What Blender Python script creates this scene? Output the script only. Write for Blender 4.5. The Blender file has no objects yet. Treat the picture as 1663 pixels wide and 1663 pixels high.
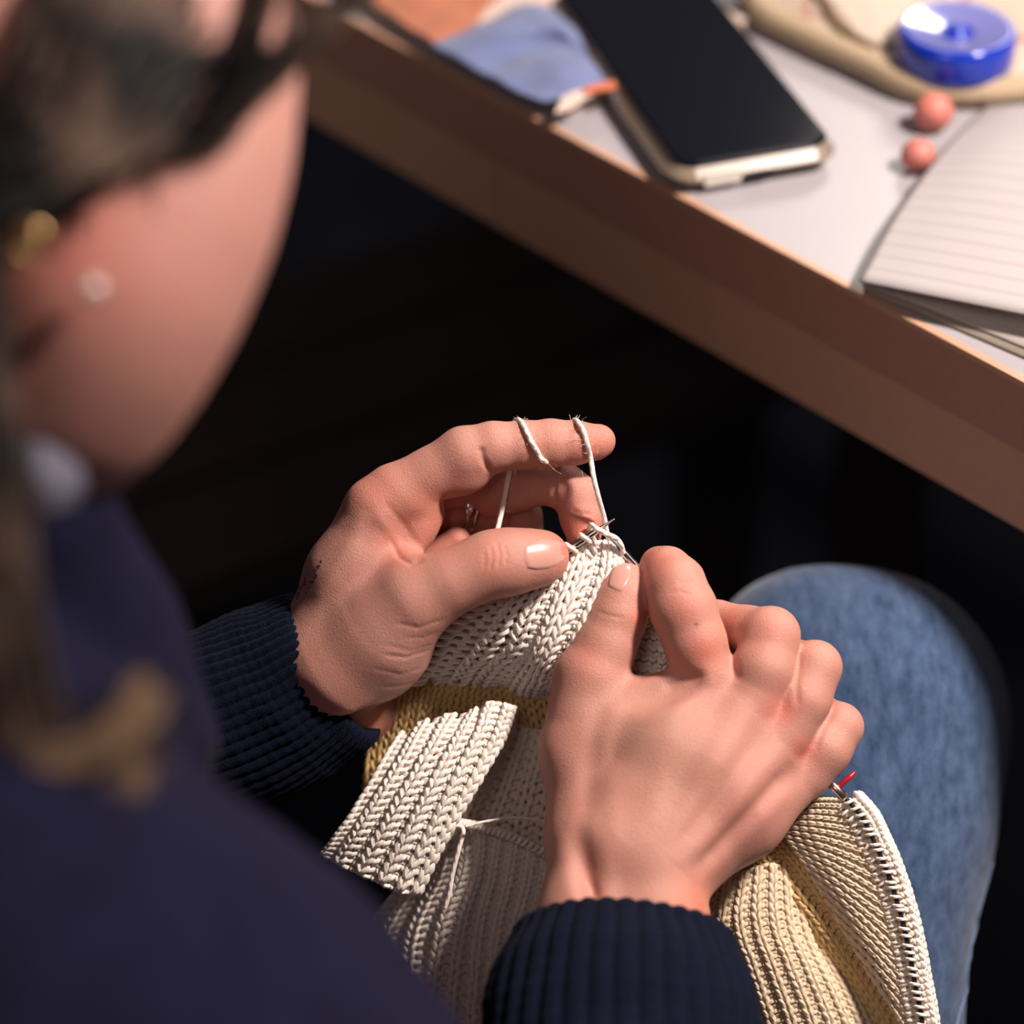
import bpy, math, random
import numpy as np
from mathutils import Vector, Matrix
from mathutils.bvhtree import BVHTree

random.seed(7)
RNG = np.random.default_rng(7)
scn = bpy.context.scene
COL = scn.collection

# ------------------------------------------------------------------ camera, world, lamps, exposure
FPX = 4500.0                       # focal length in pixels of the 1663 frame
CEN = 831.5
PITCH = math.radians(38)
CAM = np.array((0.0, 0.0, 1.328))
cam_data = bpy.data.cameras.new('camera')
cam_data.sensor_width = 36.0
cam_data.lens = FPX / 1663.0 * 36.0
cam_data.clip_start = 0.02
cam_data.dof.use_dof = True
cam_data.dof.focus_distance = 1.0
cam_data.dof.aperture_fstop = 3.3
cam = bpy.data.objects.new('camera', cam_data)
cam.location = CAM
cam.rotation_euler = (math.pi / 2 - PITCH, 0, 0)
COL.objects.link(cam)
scn.camera = cam

world = bpy.data.worlds.new('world')
scn.world = world
world.use_nodes = True
bgn = world.node_tree.nodes['Background']
bgn.inputs[0].default_value = (0.55, 0.48, 0.52, 1)
bgn.inputs[1].default_value = 0.10

def area(name, loc, target, size, power, color):
    d = bpy.data.lights.new(name, 'AREA')
    d.shape = 'DISK'; d.size = size; d.energy = power; d.color = color
    o = bpy.data.objects.new(name, d)
    o.location = loc
    o.rotation_euler = (Vector(target) - Vector(loc)).to_track_quat('-Z', 'Y').to_euler()
    COL.objects.link(o)
    return o
area('key_lamp', (0.64, 0.74, 1.62), (0.04, 0.80, 0.70), 0.15, 25, (1.0, 0.86, 0.78))
area('far_lamp', (0.80, 3.2, 2.2), (0.1, 0.9, 0.7), 0.7, 24, (1.0, 0.90, 0.82))
area('back_fill', (-0.7, -0.6, 2.2), (0.0, 0.7, 0.75), 1.0, 9.0, (1.0, 0.82, 0.76))  # unseen fill light, added behind the camera to lift the shadows

scn.view_settings.view_transform = 'Standard'
scn.view_settings.look = 'None'
scn.view_settings.exposure = 0.0
scn.view_settings.gamma = 1.0
scn.view_settings.use_curve_mapping = False

# ------------------------------------------------------------------ coordinates
# "unit" space: camera-aligned axes (x right, y up, z back), 4.5 units = 1 mm (4500 = 1 m)
cs, sn = math.cos(PITCH), math.sin(PITCH)
ROT = np.array(((1, 0, 0), (0, sn, -cs), (0, cs, sn)))   # unit space -> world directions

def U(px, py, dz=0.0):
    """point seen at pixel (px,py), dz units beyond the one-metre plane, in unit space"""
    d = 1 + dz / 4500.0
    return np.array(((px - CEN) * d, (CEN - py) * d, -4500.0 * d))

def to_world(v):
    v = np.asarray(v, dtype=float)
    return CAM + (v @ ROT.T) / 4500.0

def to_unit(w):
    return ((np.asarray(w, dtype=float) - CAM) * 4500.0) @ ROT

def W(px, py, dz=0.0):
    return to_world(U(px, py, dz))

def pix(v):
    d = -v[:, 2] / 4500.0
    return CEN + v[:, 0] / d, CEN - v[:, 1] / d, (d - 1) * 4500.0

TABLE_Z = 0.735
def T(px, py, h=0.0):
    """point on the plane h above the table top seen at a pixel"""
    v = ROT @ np.array((px - CEN, CEN - py, -4500.0))
    t = (TABLE_Z + h - CAM[2]) / v[2]
    return CAM + v * t

# ------------------------------------------------------------------ objects
def make(name, verts, faces, mat=None, parent=None, origin=None, smooth=True, uv=None, tint=None):
    verts = np.asarray(verts, dtype=float)
    if parent is not None:
        org = np.array(parent.get('_org', (0, 0, 0)))
    elif origin is not None:
        org = np.array(origin, dtype=float)
    else:
        org = np.array(((verts[:, 0].min() + verts[:, 0].max()) / 2, (verts[:, 1].min() + verts[:, 1].max()) / 2, verts[:, 2].min()))
    me = bpy.data.meshes.new(name)
    vv = verts - org
    if isinstance(faces, np.ndarray):
        n, k = faces.shape
        me.vertices.add(len(vv)); me.vertices.foreach_set('co', vv.astype(np.float32).ravel())
        me.loops.add(n * k); me.loops.foreach_set('vertex_index', faces.astype(np.int32).ravel())
        me.polygons.add(n)
        me.polygons.foreach_set('loop_start', np.arange(0, n * k, k, dtype=np.int32))
        me.polygons.foreach_set('loop_total', np.full(n, k, dtype=np.int32))
        me.update(calc_edges=True)
    else:
        me.from_pydata([tuple(v) for v in vv], [], [tuple(int(i) for i in f) for f in faces])
    if uv is not None:
        lay = me.uv_layers.new(name='uv')
        li = np.empty(len(me.loops), dtype=np.int32); me.loops.foreach_get('vertex_index', li)
        lay.data.foreach_set('uv', uv[li].astype(np.float32).ravel())
    if tint is not None:
        at = me.attributes.new('tint', 'FLOAT_COLOR', 'POINT')
        c = np.ones((len(vv), 4), dtype=np.float32); c[:, :3] = tint
        at.data.foreach_set('color', c.ravel())
    me.polygons.foreach_set('use_smooth', np.full(len(me.polygons), smooth))
    if mat: me.materials.append(mat)
    me.update()
    o = bpy.data.objects.new(name, me)
    COL.objects.link(o)
    if parent is not None:
        o.parent = parent
        if parent.type == 'MESH' or parent.parent:
            pass
        o['_org'] = tuple(org)
    else:
        o.location = org
        o['_org'] = tuple(org)
    return o

def thing(name, label, cat, loc=(0, 0, 0), group=None):
    o = bpy.data.objects.new(name, None)
    o.empty_display_size = 0.02
    o.location = loc
    COL.objects.link(o)
    o['label'] = label; o['category'] = cat; o['_org'] = tuple(float(x) for x in loc)
    if group: o['group'] = group
    return o

def tag(o, label, cat=None, group=None):
    o['label'] = label
    if cat: o['category'] = cat
    if group: o['group'] = group
    return o

class MB:
    """collects verts/faces"""
    def __init__(s): s.v = []; s.f = []; s.n = 0; s.uv = []
    def add(s, v, f, uv=None):
        v = np.asarray(v, dtype=float)
        s.v.append(v); s.f += [tuple(i + s.n for i in q) for q in f]; s.n += len(v)
        s.uv.append(np.zeros((len(v), 2)) if uv is None else uv)
    def build(s, name, mat, parent=None, **k):
        return make(name, np.vstack(s.v), s.f, mat, parent, uv=np.vstack(s.uv), **k)

def tube(pts, r, n=8, closed=False, cap=True, flat=None, up=None):
    """swept tube, pts (k,3), r scalar or array; returns verts, faces, uv"""
    p = np.asarray(pts, dtype=float); k = len(p)
    r = np.broadcast_to(np.asarray(r, dtype=float), (k,))
    if closed: t = np.roll(p, -1, 0) - np.roll(p, 1, 0)
    else: t = np.gradient(p, axis=0)
    t /= np.linalg.norm(t, axis=1)[:, None] + 1e-12
    u = np.array(up if up is not None else (0.13, 0.31, 0.94), dtype=float)
    if up is None and abs(np.dot(u, t[0])) > 0.9: u = np.array((1.0, 0, 0))
    a = u - t[0] * np.dot(u, t[0]); a /= np.linalg.norm(a)
    A = np.empty((k, 3))
    for i in range(k):
        a = a - t[i] * np.dot(a, t[i]); a /= np.linalg.norm(a) + 1e-12
        A[i] = a
    B = np.cross(t, A)
    ang = np.linspace(0, 2 * np.pi, n, endpoint=False)
    fl = 1.0 if flat is None else flat
    ring = (np.cos(ang)[None, :, None] * A[:, None, :] * fl + np.sin(ang)[None, :, None] * B[:, None, :]) * r[:, None, None]
    v = (p[:, None, :] + ring).reshape(-1, 3)
    f = []
    kk = k if closed else k - 1
    for i in range(kk):
        j = (i + 1) % k
        for q in range(n):
            q2 = (q + 1) % n
            f.append((i * n + q, i * n + q2, j * n + q2, j * n + q))
    if cap and not closed:
        f.append(tuple(range(n - 1, -1, -1))); f.append(tuple((k - 1) * n + q for q in range(n)))
    L = np.concatenate(([0], np.cumsum(np.linalg.norm(np.diff(p, axis=0), axis=1))))
    uv = np.stack((np.repeat(L, n), np.tile(ang / (2 * np.pi), k)), 1)
    return v, f, uv

def catmull(P, n):
    """resample a polyline of control points smoothly to n points"""
    P = np.asarray(P, dtype=float)
    m = len(P)
    Q = np.vstack((2 * P[0] - P[1], P, 2 * P[-1] - P[-2]))
    u = np.linspace(0, m - 1 - 1e-9, n)
    i = u.astype(int); t = (u - i)[:, None]
    a, b, c, d = Q[i], Q[i + 1], Q[i + 2], Q[i + 3]
    return 0.5 * (2 * b + (c - a) * t + (2 * a - 5 * b + 4 * c - d) * t ** 2 + (3 * b - a - 3 * c + d) * t ** 3)

def box_frame(org, ex, ey, ez, x0, x1, y0, y1, z0, z1, bev=0.0):
    """box in the frame (org; ex,ey,ez), optional bevel in the x,y outline corners and edges"""
    org = np.asarray(org); ex, ey, ez = map(np.asarray, (ex, ey, ez))
    b = bev
    def ring(x0, x1, y0, y1, z, r, n=4):
        pts = []
        for cx, cy, a0 in ((x1 - r, y1 - r, 0), (x0 + r, y1 - r, 90), (x0 + r, y0 + r, 180), (x1 - r, y0 + r, 270)):
            for q in range(n + 1):
                a = math.radians(a0 + 90 * q / n)
                pts.append(org + ex * (cx + r * math.cos(a)) + ey * (cy + r * math.sin(a)) + ez * z)
        return pts
    if b <= 0:
        c = [org + ex * x + ey * y + ez * z for z in (z0, z1) for x, y in ((x0, y0), (x1, y0), (x1, y1), (x0, y1))]
        return np.array(c), [(3, 2, 1, 0), (4, 5, 6, 7), (0, 1, 5, 4), (1, 2, 6, 5), (2, 3, 7, 6), (3, 0, 4, 7)]
    R = b
    e = min(b * 0.5, (z1 - z0) * 0.45) if np.isscalar(b) else 0
    rings = [ring(x0 + e, x1 - e, y0 + e, y1 - e, z0, max(R - e, 1e-5)), ring(x0, x1, y0, y1, z0 + e, R),
             ring(x0, x1, y0, y1, z1 - e, R), ring(x0 + e, x1 - e, y0 + e, y1 - e, z1, max(R - e, 1e-5))]
    n = len(rings[0]); v = np.array(sum(rings, [])); f = [tuple(range(n - 1, -1, -1)), tuple(3 * n + i for i in range(n))]
    for k in range(3):
        for i in range(n):
            j = (i + 1) % n
            f.append((k * n + i, k * n + j, (k + 1) * n + j, (k + 1) * n + i))
    return v, f

# ------------------------------------------------------------------ distance fields
def smin(a, b, k):
    if k <= 0: return np.minimum(a, b)
    h = np.maximum(k - np.abs(a - b), 0) / k
    return np.minimum(a, b) - h * h * k * 0.25

class Field:
    def __init__(s, lo, hi, h):
        s.lo = np.asarray(lo, dtype=float); s.h = h
        s.n = np.ceil((np.asarray(hi) - s.lo) / h).astype(int) + 1
        s.ax = [(s.lo[i] + h * np.arange(s.n[i])).astype(np.float32) for i in range(3)]
        s.f = np.full(s.n, 900.0, dtype=np.float32)
    def new(s):
        return np.full(s.n, 900.0, dtype=np.float32)
    def win(s, lo, hi):
        a = np.clip(np.floor((np.asarray(lo) - s.lo) / s.h).astype(int), 0, s.n)
        b = np.clip(np.ceil((np.asarray(hi) - s.lo) / s.h).astype(int) + 1, 0, s.n)
        return tuple(slice(a[i], b[i]) for i in range(3))
    def grid(s, w):
        return s.ax[0][w[0]][:, None, None], s.ax[1][w[1]][None, :, None], s.ax[2][w[2]][None, None, :]
    def cone(s, g, a, b, ra, rb, k, sub=False):
        a = np.asarray(a, dtype=float); b = np.asarray(b, dtype=float)
        m = max(ra, rb) + k + 3 * s.h
        w = s.win(np.minimum(a, b) - m, np.maximum(a, b) + m)
        x, y, z = s.grid(w)
        if x.size * y.size * z.size == 0: return
        d = (b - a); L = float(d @ d) + 1e-9
        t = np.clip(((x - a[0]) * d[0] + (y - a[1]) * d[1] + (z - a[2]) * d[2]) / L, 0, 1)
        r = np.sqrt((x - a[0] - t * d[0]) ** 2 + (y - a[1] - t * d[1]) ** 2 + (z - a[2] - t * d[2]) ** 2) - (ra + (rb - ra) * t)
        s.put(g, w, r.astype(np.float32), k, sub)
    def ell(s, g, c, rad, k, M=None, sub=False):
        c = np.asarray(c, dtype=float); rad = np.asarray(rad, dtype=float)
        m = rad.max() + k + 3 * s.h
        w = s.win(c - m, c + m)
        x, y, z = s.grid(w)
        if x.size * y.size * z.size == 0: return
        x = x - c[0]; y = y - c[1]; z = z - c[2]
        if M is None: q = (x, y, z)
        else: q = tuple(x * M[i][0] + y * M[i][1] + z * M[i][2] for i in range(3))
        k0 = np.sqrt((q[0] / rad[0]) ** 2 + (q[1] / rad[1]) ** 2 + (q[2] / rad[2]) ** 2)
        k1 = np.sqrt((q[0] / rad[0] ** 2) ** 2 + (q[1] / rad[1] ** 2) ** 2 + (q[2] / rad[2] ** 2) ** 2) + 1e-9
        s.put(g, w, (k0 * (k0 - 1) / k1).astype(np.float32), k, sub)
    def put(s, g, w, r, k, sub):
        if sub: g[w] = -smin(-g[w], r, k)
        else: g[w] = smin(g[w], r, k)
    def mesh(s, f=None, smooth=1):
        f = s.f if f is None else f
        sg = f < 0
        n = f.shape
        cnt = np.zeros((n[0] - 1, n[1] - 1, n[2] - 1), dtype=np.int8)
        offs = [(i, j, k) for i in (0, 1) for j in (0, 1) for k in (0, 1)]
        for i, j, k in offs:
            cnt += sg[i:n[0] - 1 + i, j:n[1] - 1 + j, k:n[2] - 1 + k]
        act = (cnt > 0) & (cnt < 8)
        idx = np.full(act.shape, -1, dtype=np.int64)
        ijk = np.argwhere(act)
        idx[act] = np.arange(len(ijk))
        acc = np.zeros((len(ijk), 3)); num = np.zeros(len(ijk))
        for a in offs:
            for ax in range(3):
                if a[ax]: continue
                b = list(a); b[ax] = 1
                fa = f[ijk[:, 0] + a[0], ijk[:, 1] + a[1], ijk[:, 2] + a[2]]
                fb = f[ijk[:, 0] + b[0], ijk[:, 1] + b[1], ijk[:, 2] + b[2]]
                c = (fa < 0) != (fb < 0)
                t = np.where(c, fa / np.where(c, fa - fb, 1), 0)
                p = np.tile(np.array(a, dtype=float), (len(ijk), 1)); p[:, ax] += t
                acc[c] += p[c]; num[c] += 1
        v = s.lo + s.h * (ijk + acc / num[:, None])
        F = []
        for ax in range(3):
            o1, o2 = (ax + 1) % 3, (ax + 2) % 3
            sl = [slice(1, n[q] - 1) for q in range(3)]; sl[ax] = slice(0, n[ax] - 1)
            sh = list(sl); sh[ax] = slice(1, n[ax])
            A = sg[tuple(sl)]; B = sg[tuple(sh)]
            e = np.argwhere(A != B)
            if not len(e): continue
            off = np.array([sl[q].start for q in range(3)])
            ins = A[e[:, 0], e[:, 1], e[:, 2]]
            e = e + off
            def cell(d1, d2):
                q = e.copy(); q[:, o1] += d1; q[:, o2] += d2
                return idx[q[:, 0], q[:, 1], q[:, 2]]
            q = np.stack((cell(-1, -1), cell(0, -1), cell(0, 0), cell(-1, 0)), 1)
            q[~ins] = q[~ins][:, ::-1]
            F.append(q)
        F = np.vstack(F)
        F = F[(F >= 0).all(1)]
        for _ in range(smooth):
            v = laplace(v, F, 0.5)
        return v, F

def laplace(v, F, lam):
    n = len(v); k = F.shape[1]
    s = np.zeros((n, 3)); c = np.zeros(n)
    for i in range(k):
        a, b = F[:, i], F[:, (i + 1) % k]
        for ax in range(3):
            s[:, ax] += np.bincount(a, v[b, ax], n) + np.bincount(b, v[a, ax], n)
        c += np.bincount(a, minlength=n) + np.bincount(b, minlength=n)
    return v + lam * (s / np.maximum(c, 1)[:, None] - v)

def vnormals(v, F):
    a = v[F[:, 2]] - v[F[:, 0]]; b = v[F[:, 3 % F.shape[1]]] - v[F[:, 1]]
    fn = np.cross(a, b)
    n = np.zeros_like(v)
    for i in range(F.shape[1]):
        for ax in range(3):
            n[:, ax] += np.bincount(F[:, i], fn[:, ax], len(v))
    return n / (np.linalg.norm(n, axis=1)[:, None] + 1e-12)

def biggest(v, F, extra=None):
    """keep the largest connected piece"""
    lab = np.arange(len(v))
    while True:
        m = lab[F].min(1)
        new = lab.copy()
        for i in range(F.shape[1]): np.minimum.at(new, F[:, i], m)
        new = new[new]
        if (new == lab).all(): break
        lab = new
    used = np.bincount(lab[F[:, 0]], minlength=len(v)); k = used.argmax()
    keep = lab == k; idx = np.cumsum(keep) - 1
    F2 = idx[F[keep[F[:, 0]]]]
    return (v[keep], F2) if extra is None else (v[keep], F2, extra[keep])

def seg_dist(px, py, poly):
    d = np.full(px.shape, 1e9); par = np.zeros(px.shape)
    m = len(poly) - 1
    for i in range(m):
        a = np.array(poly[i], dtype=float); b = np.array(poly[i + 1], dtype=float); ab = b - a
        t = np.clip(((px - a[0]) * ab[0] + (py - a[1]) * ab[1]) / (ab @ ab + 1e-9), 0, 1)
        q = np.hypot(px - a[0] - t * ab[0], py - a[1] - t * ab[1])
        c = q < d
        d = np.where(c, q, d); par = np.where(c, (i + t) / m, par)
    return d, par

# ------------------------------------------------------------------ materials
def new_mat(name):
    m = bpy.data.materials.new(name); m.use_nodes = True
    return m, m.node_tree, m.node_tree.nodes['Principled BSDF']

def plain(name, col, rough=0.6, metal=0.0, noise=0.0, nscale=200.0, bump=0.0, bscale=900.0, coat=0.0, sheen=0.0, trans=0.0, spec=0.5, alpha=1.0):
    m, nt, b = new_mat(name)
    b.inputs['Base Color'].default_value = (*col, 1)
    b.inputs['Roughness'].default_value = rough
    b.inputs['Metallic'].default_value = metal
    b.inputs['Specular IOR Level'].default_value = spec
    b.inputs['Coat Weight'].default_value = coat
    b.inputs['Sheen Weight'].default_value = sheen
    b.inputs['Transmission Weight'].default_value = trans
    tc = nt.nodes.new('ShaderNodeTexCoord')
    if noise > 0:
        n = nt.nodes.new('ShaderNodeTexNoise'); n.inputs['Scale'].default_value = nscale; n.inputs['Detail'].default_value = 4
        r = nt.nodes.new('ShaderNodeMapRange')
        r.inputs['To Min'].default_value = 1 - noise; r.inputs['To Max'].default_value = 1 + noise
        r.inputs['From Min'].default_value = 0.3; r.inputs['From Max'].default_value = 0.7
        x = nt.nodes.new('ShaderNodeVectorMath'); x.operation = 'SCALE'
        x.inputs[0].default_value = col
        nt.links.new(tc.outputs['Object'], n.inputs['Vector'])
        nt.links.new(n.outputs['Fac'], r.inputs['Value'])
        nt.links.new(r.outputs['Result'], x.inputs['Scale'])
        nt.links.new(x.outputs[0], b.inputs['Base Color'])
    if bump > 0:
        n = nt.nodes.new('ShaderNodeTexNoise'); n.inputs['Scale'].default_value = bscale; n.inputs['Detail'].default_value = 3
        bp = nt.nodes.new('ShaderNodeBump'); bp.inputs['Strength'].default_value = bump; bp.inputs['Distance'].default_value = 0.0005
        nt.links.new(tc.outputs['Object'], n.inputs['Vector'])
        nt.links.new(n.outputs['Fac'], bp.inputs['Height'])
        nt.links.new(bp.outputs['Normal'], b.inputs['Normal'])
    return m
# ------------------------------------------------------------------ skin
def skin_material():
    m, nt, b = new_mat('skin')
    L = nt.links
    tc = nt.nodes.new('ShaderNodeTexCoord')
    at = nt.nodes.new('ShaderNodeAttribute'); at.attribute_name = 'tint'
    n1 = nt.nodes.new('ShaderNodeTexNoise'); n1.inputs['Scale'].default_value = 70; n1.inputs['Detail'].default_value = 3
    mx = nt.nodes.new('ShaderNodeMixRGB'); mx.inputs[1].default_value = (0.52, 0.262, 0.20, 1); mx.inputs[2].default_value = (0.55, 0.245, 0.195, 1)
    L.new(tc.outputs['Object'], n1.inputs['Vector']); L.new(n1.outputs['Fac'], mx.inputs[0])
    n2 = nt.nodes.new('ShaderNodeTexNoise'); n2.inputs['Scale'].default_value = 1100; n2.inputs['Detail'].default_value = 2
    r2 = nt.nodes.new('ShaderNodeMapRange'); r2.inputs['To Min'].default_value = 0.93; r2.inputs['To Max'].default_value = 1.07
    L.new(tc.outputs['Object'], n2.inputs['Vector']); L.new(n2.outputs['Fac'], r2.inputs['Value'])
    s = nt.nodes.new('ShaderNodeVectorMath'); s.operation = 'SCALE'
    L.new(mx.outputs[0], s.inputs[0]); L.new(r2.outputs['Result'], s.inputs['Scale'])
    mu = nt.nodes.new('ShaderNodeVectorMath'); mu.operation = 'MULTIPLY'
    L.new(s.outputs[0], mu.inputs[0]); L.new(at.outputs['Color'], mu.inputs[1])
    L.new(mu.outputs[0], b.inputs['Base Color'])
    b.inputs['Roughness'].default_value = 0.46
    b.inputs['Specular IOR Level'].default_value = 0.42
    b.inputs['Subsurface Weight'].default_value = 0.35
    b.inputs['Subsurface Radius'].default_value = (1.0, 0.35, 0.2)
    b.inputs['Subsurface Scale'].default_value = 0.0035
    v = nt.nodes.new('ShaderNodeTexVoronoi'); v.inputs['Scale'].default_value = 2600
    n3 = nt.nodes.new('ShaderNodeTexNoise'); n3.inputs['Scale'].default_value = 1100; n3.inputs['Detail'].default_value = 4
    ad = nt.nodes.new('ShaderNodeMath'); ad.operation = 'ADD'
    L.new(tc.outputs['Object'], v.inputs['Vector']); L.new(tc.outputs['Object'], n3.inputs['Vector'])
    L.new(v.outputs['Distance'], ad.inputs[0]); L.new(n3.outputs['Fac'], ad.inputs[1])
    bp = nt.nodes.new('ShaderNodeBump'); bp.inputs['Strength'].default_value = 0.5; bp.inputs['Distance'].default_value = 0.0003
    L.new(ad.outputs[0], bp.inputs['Height']); L.new(bp.outputs['Normal'], b.inputs['Normal'])
    return m
SKIN = skin_material()
RED = np.array((1.06, 0.70, 0.66)); PALE = np.array((1.05, 1.12, 1.14)); DUSK = np.array((0.86, 0.92, 0.98))

def finish_hand(v, F, creases, spots, dzmax=9999):
    """displace creases, ridges and collect colour of the skin"""
    px, py, dz = pix(v)
    n = vnormals(v, F)
    front = np.clip((n[:, 2] - 0.05) / 0.35, 0, 1)
    disp = np.zeros(len(v))
    for poly, wd, amp, zr in creases:
        xs = [q[0] for q in poly]; ys = [q[1] for q in poly]
        sel = (px > min(xs) - 4 * wd) & (px < max(xs) + 4 * wd) & (py > min(ys) - 4 * wd) & (py < max(ys) + 4 * wd) & (dz > zr[0]) & (dz < zr[1])
        i = np.where(sel)[0]
        if not len(i): continue
        d, t = seg_dist(px[i], py[i], poly)
        prof = np.exp(-(d / wd) ** 2) * np.clip(np.minimum(t, 1 - t) * 6, 0.0, 1)
        disp[i] += -amp * prof * front[i]
    v = v + n * disp[:, None]
    tint = np.ones((len(v), 3))
    for sx, sy, sr, col, zr in spots:
        w = np.exp(-((px - sx) ** 2 + (py - sy) ** 2) / (sr * sr)) * ((dz > zr[0]) & (dz < zr[1]))
        tint = tint * (1 + (np.array(col) - 1) * w[:, None])
    return v, tint

ALLZ = (-9999, 9999)
def P4(q): return U(q[0], q[1], q[2])
def chain(fd, g, pts, k):
    for a, b in zip(pts[:-1], pts[1:]):
        fd.cone(g, P4(a), P4(b), a[3], b[3], k)

# ---- left hand -----------------------------------------------------
VOX = 3.0
def left_hand():
    fd = Field((-560, -520, -5060), (230, 190, -4260), VOX)
    g = fd.f
    k = 34
    # wrist and metacarpals
    chain(fd, g, [(330, 1185, 90, 76), (440, 1130, 75, 86), (505, 1085, 60, 76)], k)
    chain(fd, g, [(340, 1215, 120, 80), (470, 1165, 130, 82), (555, 1145, 120, 70)], k)
    chain(fd, g, [(512, 1050, 45, 66), (560, 930, 20, 58), (613, 824, 0, 50)], k)
    chain(fd, g, [(530, 1070, 95, 62), (618, 822, 80, 48)], k)
    chain(fd, g, [(555, 1095, 145, 60), (636, 840, 150, 46)], k)
    chain(fd, g, [(580, 1120, 185, 52), (662, 868, 215, 40)], k)
    # thenar mass and thumb metacarpal
    chain(fd, g, [(545, 1090, 15, 86), (620, 1030, -12, 74), (668, 980, -35, 55)], k)
    fd.ell(g, U(618, 1068, 25), (96, 68, 70), 26, M=[(0.78, 0.62, 0), (-0.62, 0.78, 0), (0, 0, 1)])
    # heel of the palm behind
    chain(fd, g, [(560, 1165, 120, 62), (606, 1140, 165, 56)], 24)
    chain(fd, g, [(606, 1140, 165, 58), (680, 960, 220, 55)], 20)
    # web between thumb and index
    chain(fd, g, [(590, 900, 10, 52), (650, 915, 0, 28), (672, 930, -14, 22)], 26)
    chain(fd, g, [(600, 850, 10, 46), (672, 858, 28, 30), (690, 835, 40, 30)], 20)
    # thumb
    th = fd.new()
    chain(fd, th, [(640, 1000, -20, 60), (676, 972, -42, 56), (735, 944, -58, 45), (795, 917, -58, 46.5), (835, 911, -50, 44), (876, 906, -38, 36), (884, 904, -34, 34)], 34)
    fd.ell(th, U(868, 908, -48), (50, 38, 30), 10, M=[(0.98, 0.17, 0), (-0.17, 0.98, 0), (0, 0, 1)])
    g[:] = smin(g, th, 34)
    # fingers, each a group of its own
    fd.ell(g, U(682, 838, 14), (28, 60, 36), 26, M=[(0.94, -0.34, 0), (0.34, 0.94, 0), (0, 0, 1)])
    ix = fd.new()
    chain(fd, ix, [(608, 826, 0, 50), (640, 802, 2, 48), (700, 770, 0, 43), (755, 740, -6, 47), (800, 726, -8, 40.5), (850, 722, -2, 38), (895, 720, 4, 38.5), (935, 719, 8, 35), (967, 718, 14, 28), (974, 716, 16, 25.5)], 9)
    fd.ell(ix, U(752, 775, 0), (46, 30, 34), 14, M=[(0.95, 0.3, 0), (-0.3, 0.95, 0), (0, 0, 1)])
    fd.ell(ix, U(662, 815, 4), (44, 26, 36), 26, M=[(0.93, -0.36, 0), (0.36, 0.93, 0), (0, 0, 1)])
    g[:] = smin(g, ix, 10)
    md = fd.new()
    chain(fd, md, [(636, 822, 85, 46), (715, 790, 98, 40), (800, 786, 98, 36), (870, 783, 80, 37), (915, 789, 62, 37), (936, 806, 52, 37), (944, 842, 44, 34), (948, 866, 36, 30)], 8)
    fd.cone(md, U(797, 812, 92), U(850, 800, 80), 30, 30, 10)
    g[:] = smin(g, md, 3)
    rg = fd.new()
    chain(fd, rg, [(650, 845, 140, 44), (735, 834, 130, 36), (805, 832, 140, 35), (846, 840, 142, 35), (856, 885, 130, 31), (850, 925, 112, 28)], 8)
    g[:] = smin(g, rg, 3)
    pk = fd.new()
    chain(fd, pk, [(668, 872, 210, 38), (740, 856, 225, 31), (778, 862, 215, 30), (790, 900, 190, 28), (780, 935, 165, 25)], 8)
    g[:] = smin(g, pk, 3)
    # palm skin rolling in behind the thumb
    pl = fd.new()
    chain(fd, pl, [(690, 930, 100, 42), (742, 878, 84, 24)], 10)
    g[:] = smin(g, pl, 6)
    # carve: fold of the web, hollow between index base and web
    fd.cone(g, U(690, 912, -30), U(730, 905, 20), 4, 14, 10, sub=True)
    fd.ell(g, U(565, 1175, 8), (75, 22, 30), 26, M=[(0.97, 0.22, 0), (-0.22, 0.97, 0), (0, 0, 1)], sub=True)
    v, F = fd.mesh(smooth=2)
    FR = (-200, 60)
    cr = [
        ([(604, 826), (640, 872), (676, 908)], 10, -2.0, FR), ([(622, 812), (654, 850), (690, 900)], 6, 1.6, FR),
        ([(632, 872), (648, 904), (668, 916), (690, 908)], 4, 3.0, FR),
        ([(780, 724), (784, 745), (796, 768)], 5, 4.0, FR),
        ([(806, 880), (812, 900), (808, 925)], 3.0, 1.2, FR), ([(796, 884), (800, 905), (796, 930)], 2.6, 1.3, FR),
        ([(818, 884), (824, 902), (820, 920)], 2.6, 1.2, FR), ([(785, 892), (788, 910), (786, 926)], 2.6, 0.9, FR),
        ([(640, 1012), (680, 1020), (726, 1004)], 3.5, 1.3, FR), ([(655, 1036), (690, 1036), (716, 1024)], 2.6, 0.7, FR),
        ([(612, 1044), (668, 1058), (708, 1046)], 3.2, 0.8, FR), ([(620, 1064), (660, 1068), (704, 1054)], 3.0, 1.5, FR),
        ([(600, 1084), (650, 1096), (690, 1084)], 3.4, 0.7, FR), ([(620, 1116), (655, 1114), (676, 1106)], 2.6, 0.5, FR),
        ([(560, 1175), (620, 1150), (668, 1120)], 5, 3.0, (-200, 200)), ([(480, 1110), (520, 1150), (566, 1180)], 12, 3.0, FR),
        ([(500, 1000), (560, 900), (592, 830)], 14, -2.5, FR), 
        
        ([(838, 752), (842, 790), (846, 800)], 3.0, 2.2, (30, 200)), ([(902, 778), (900, 800), (904, 826)], 4.0, 3.2, (0, 200)),
        ([(925, 828), (945, 836), (962, 834)], 4.0, 2.6, (0, 200)), ([(868, 690), (870, 720), (876, 750)], 3.0, 1.2, FR),
        ([(935, 694), (940, 712), (938, 735)], 3.0, 1.0, FR),
    ]
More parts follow.
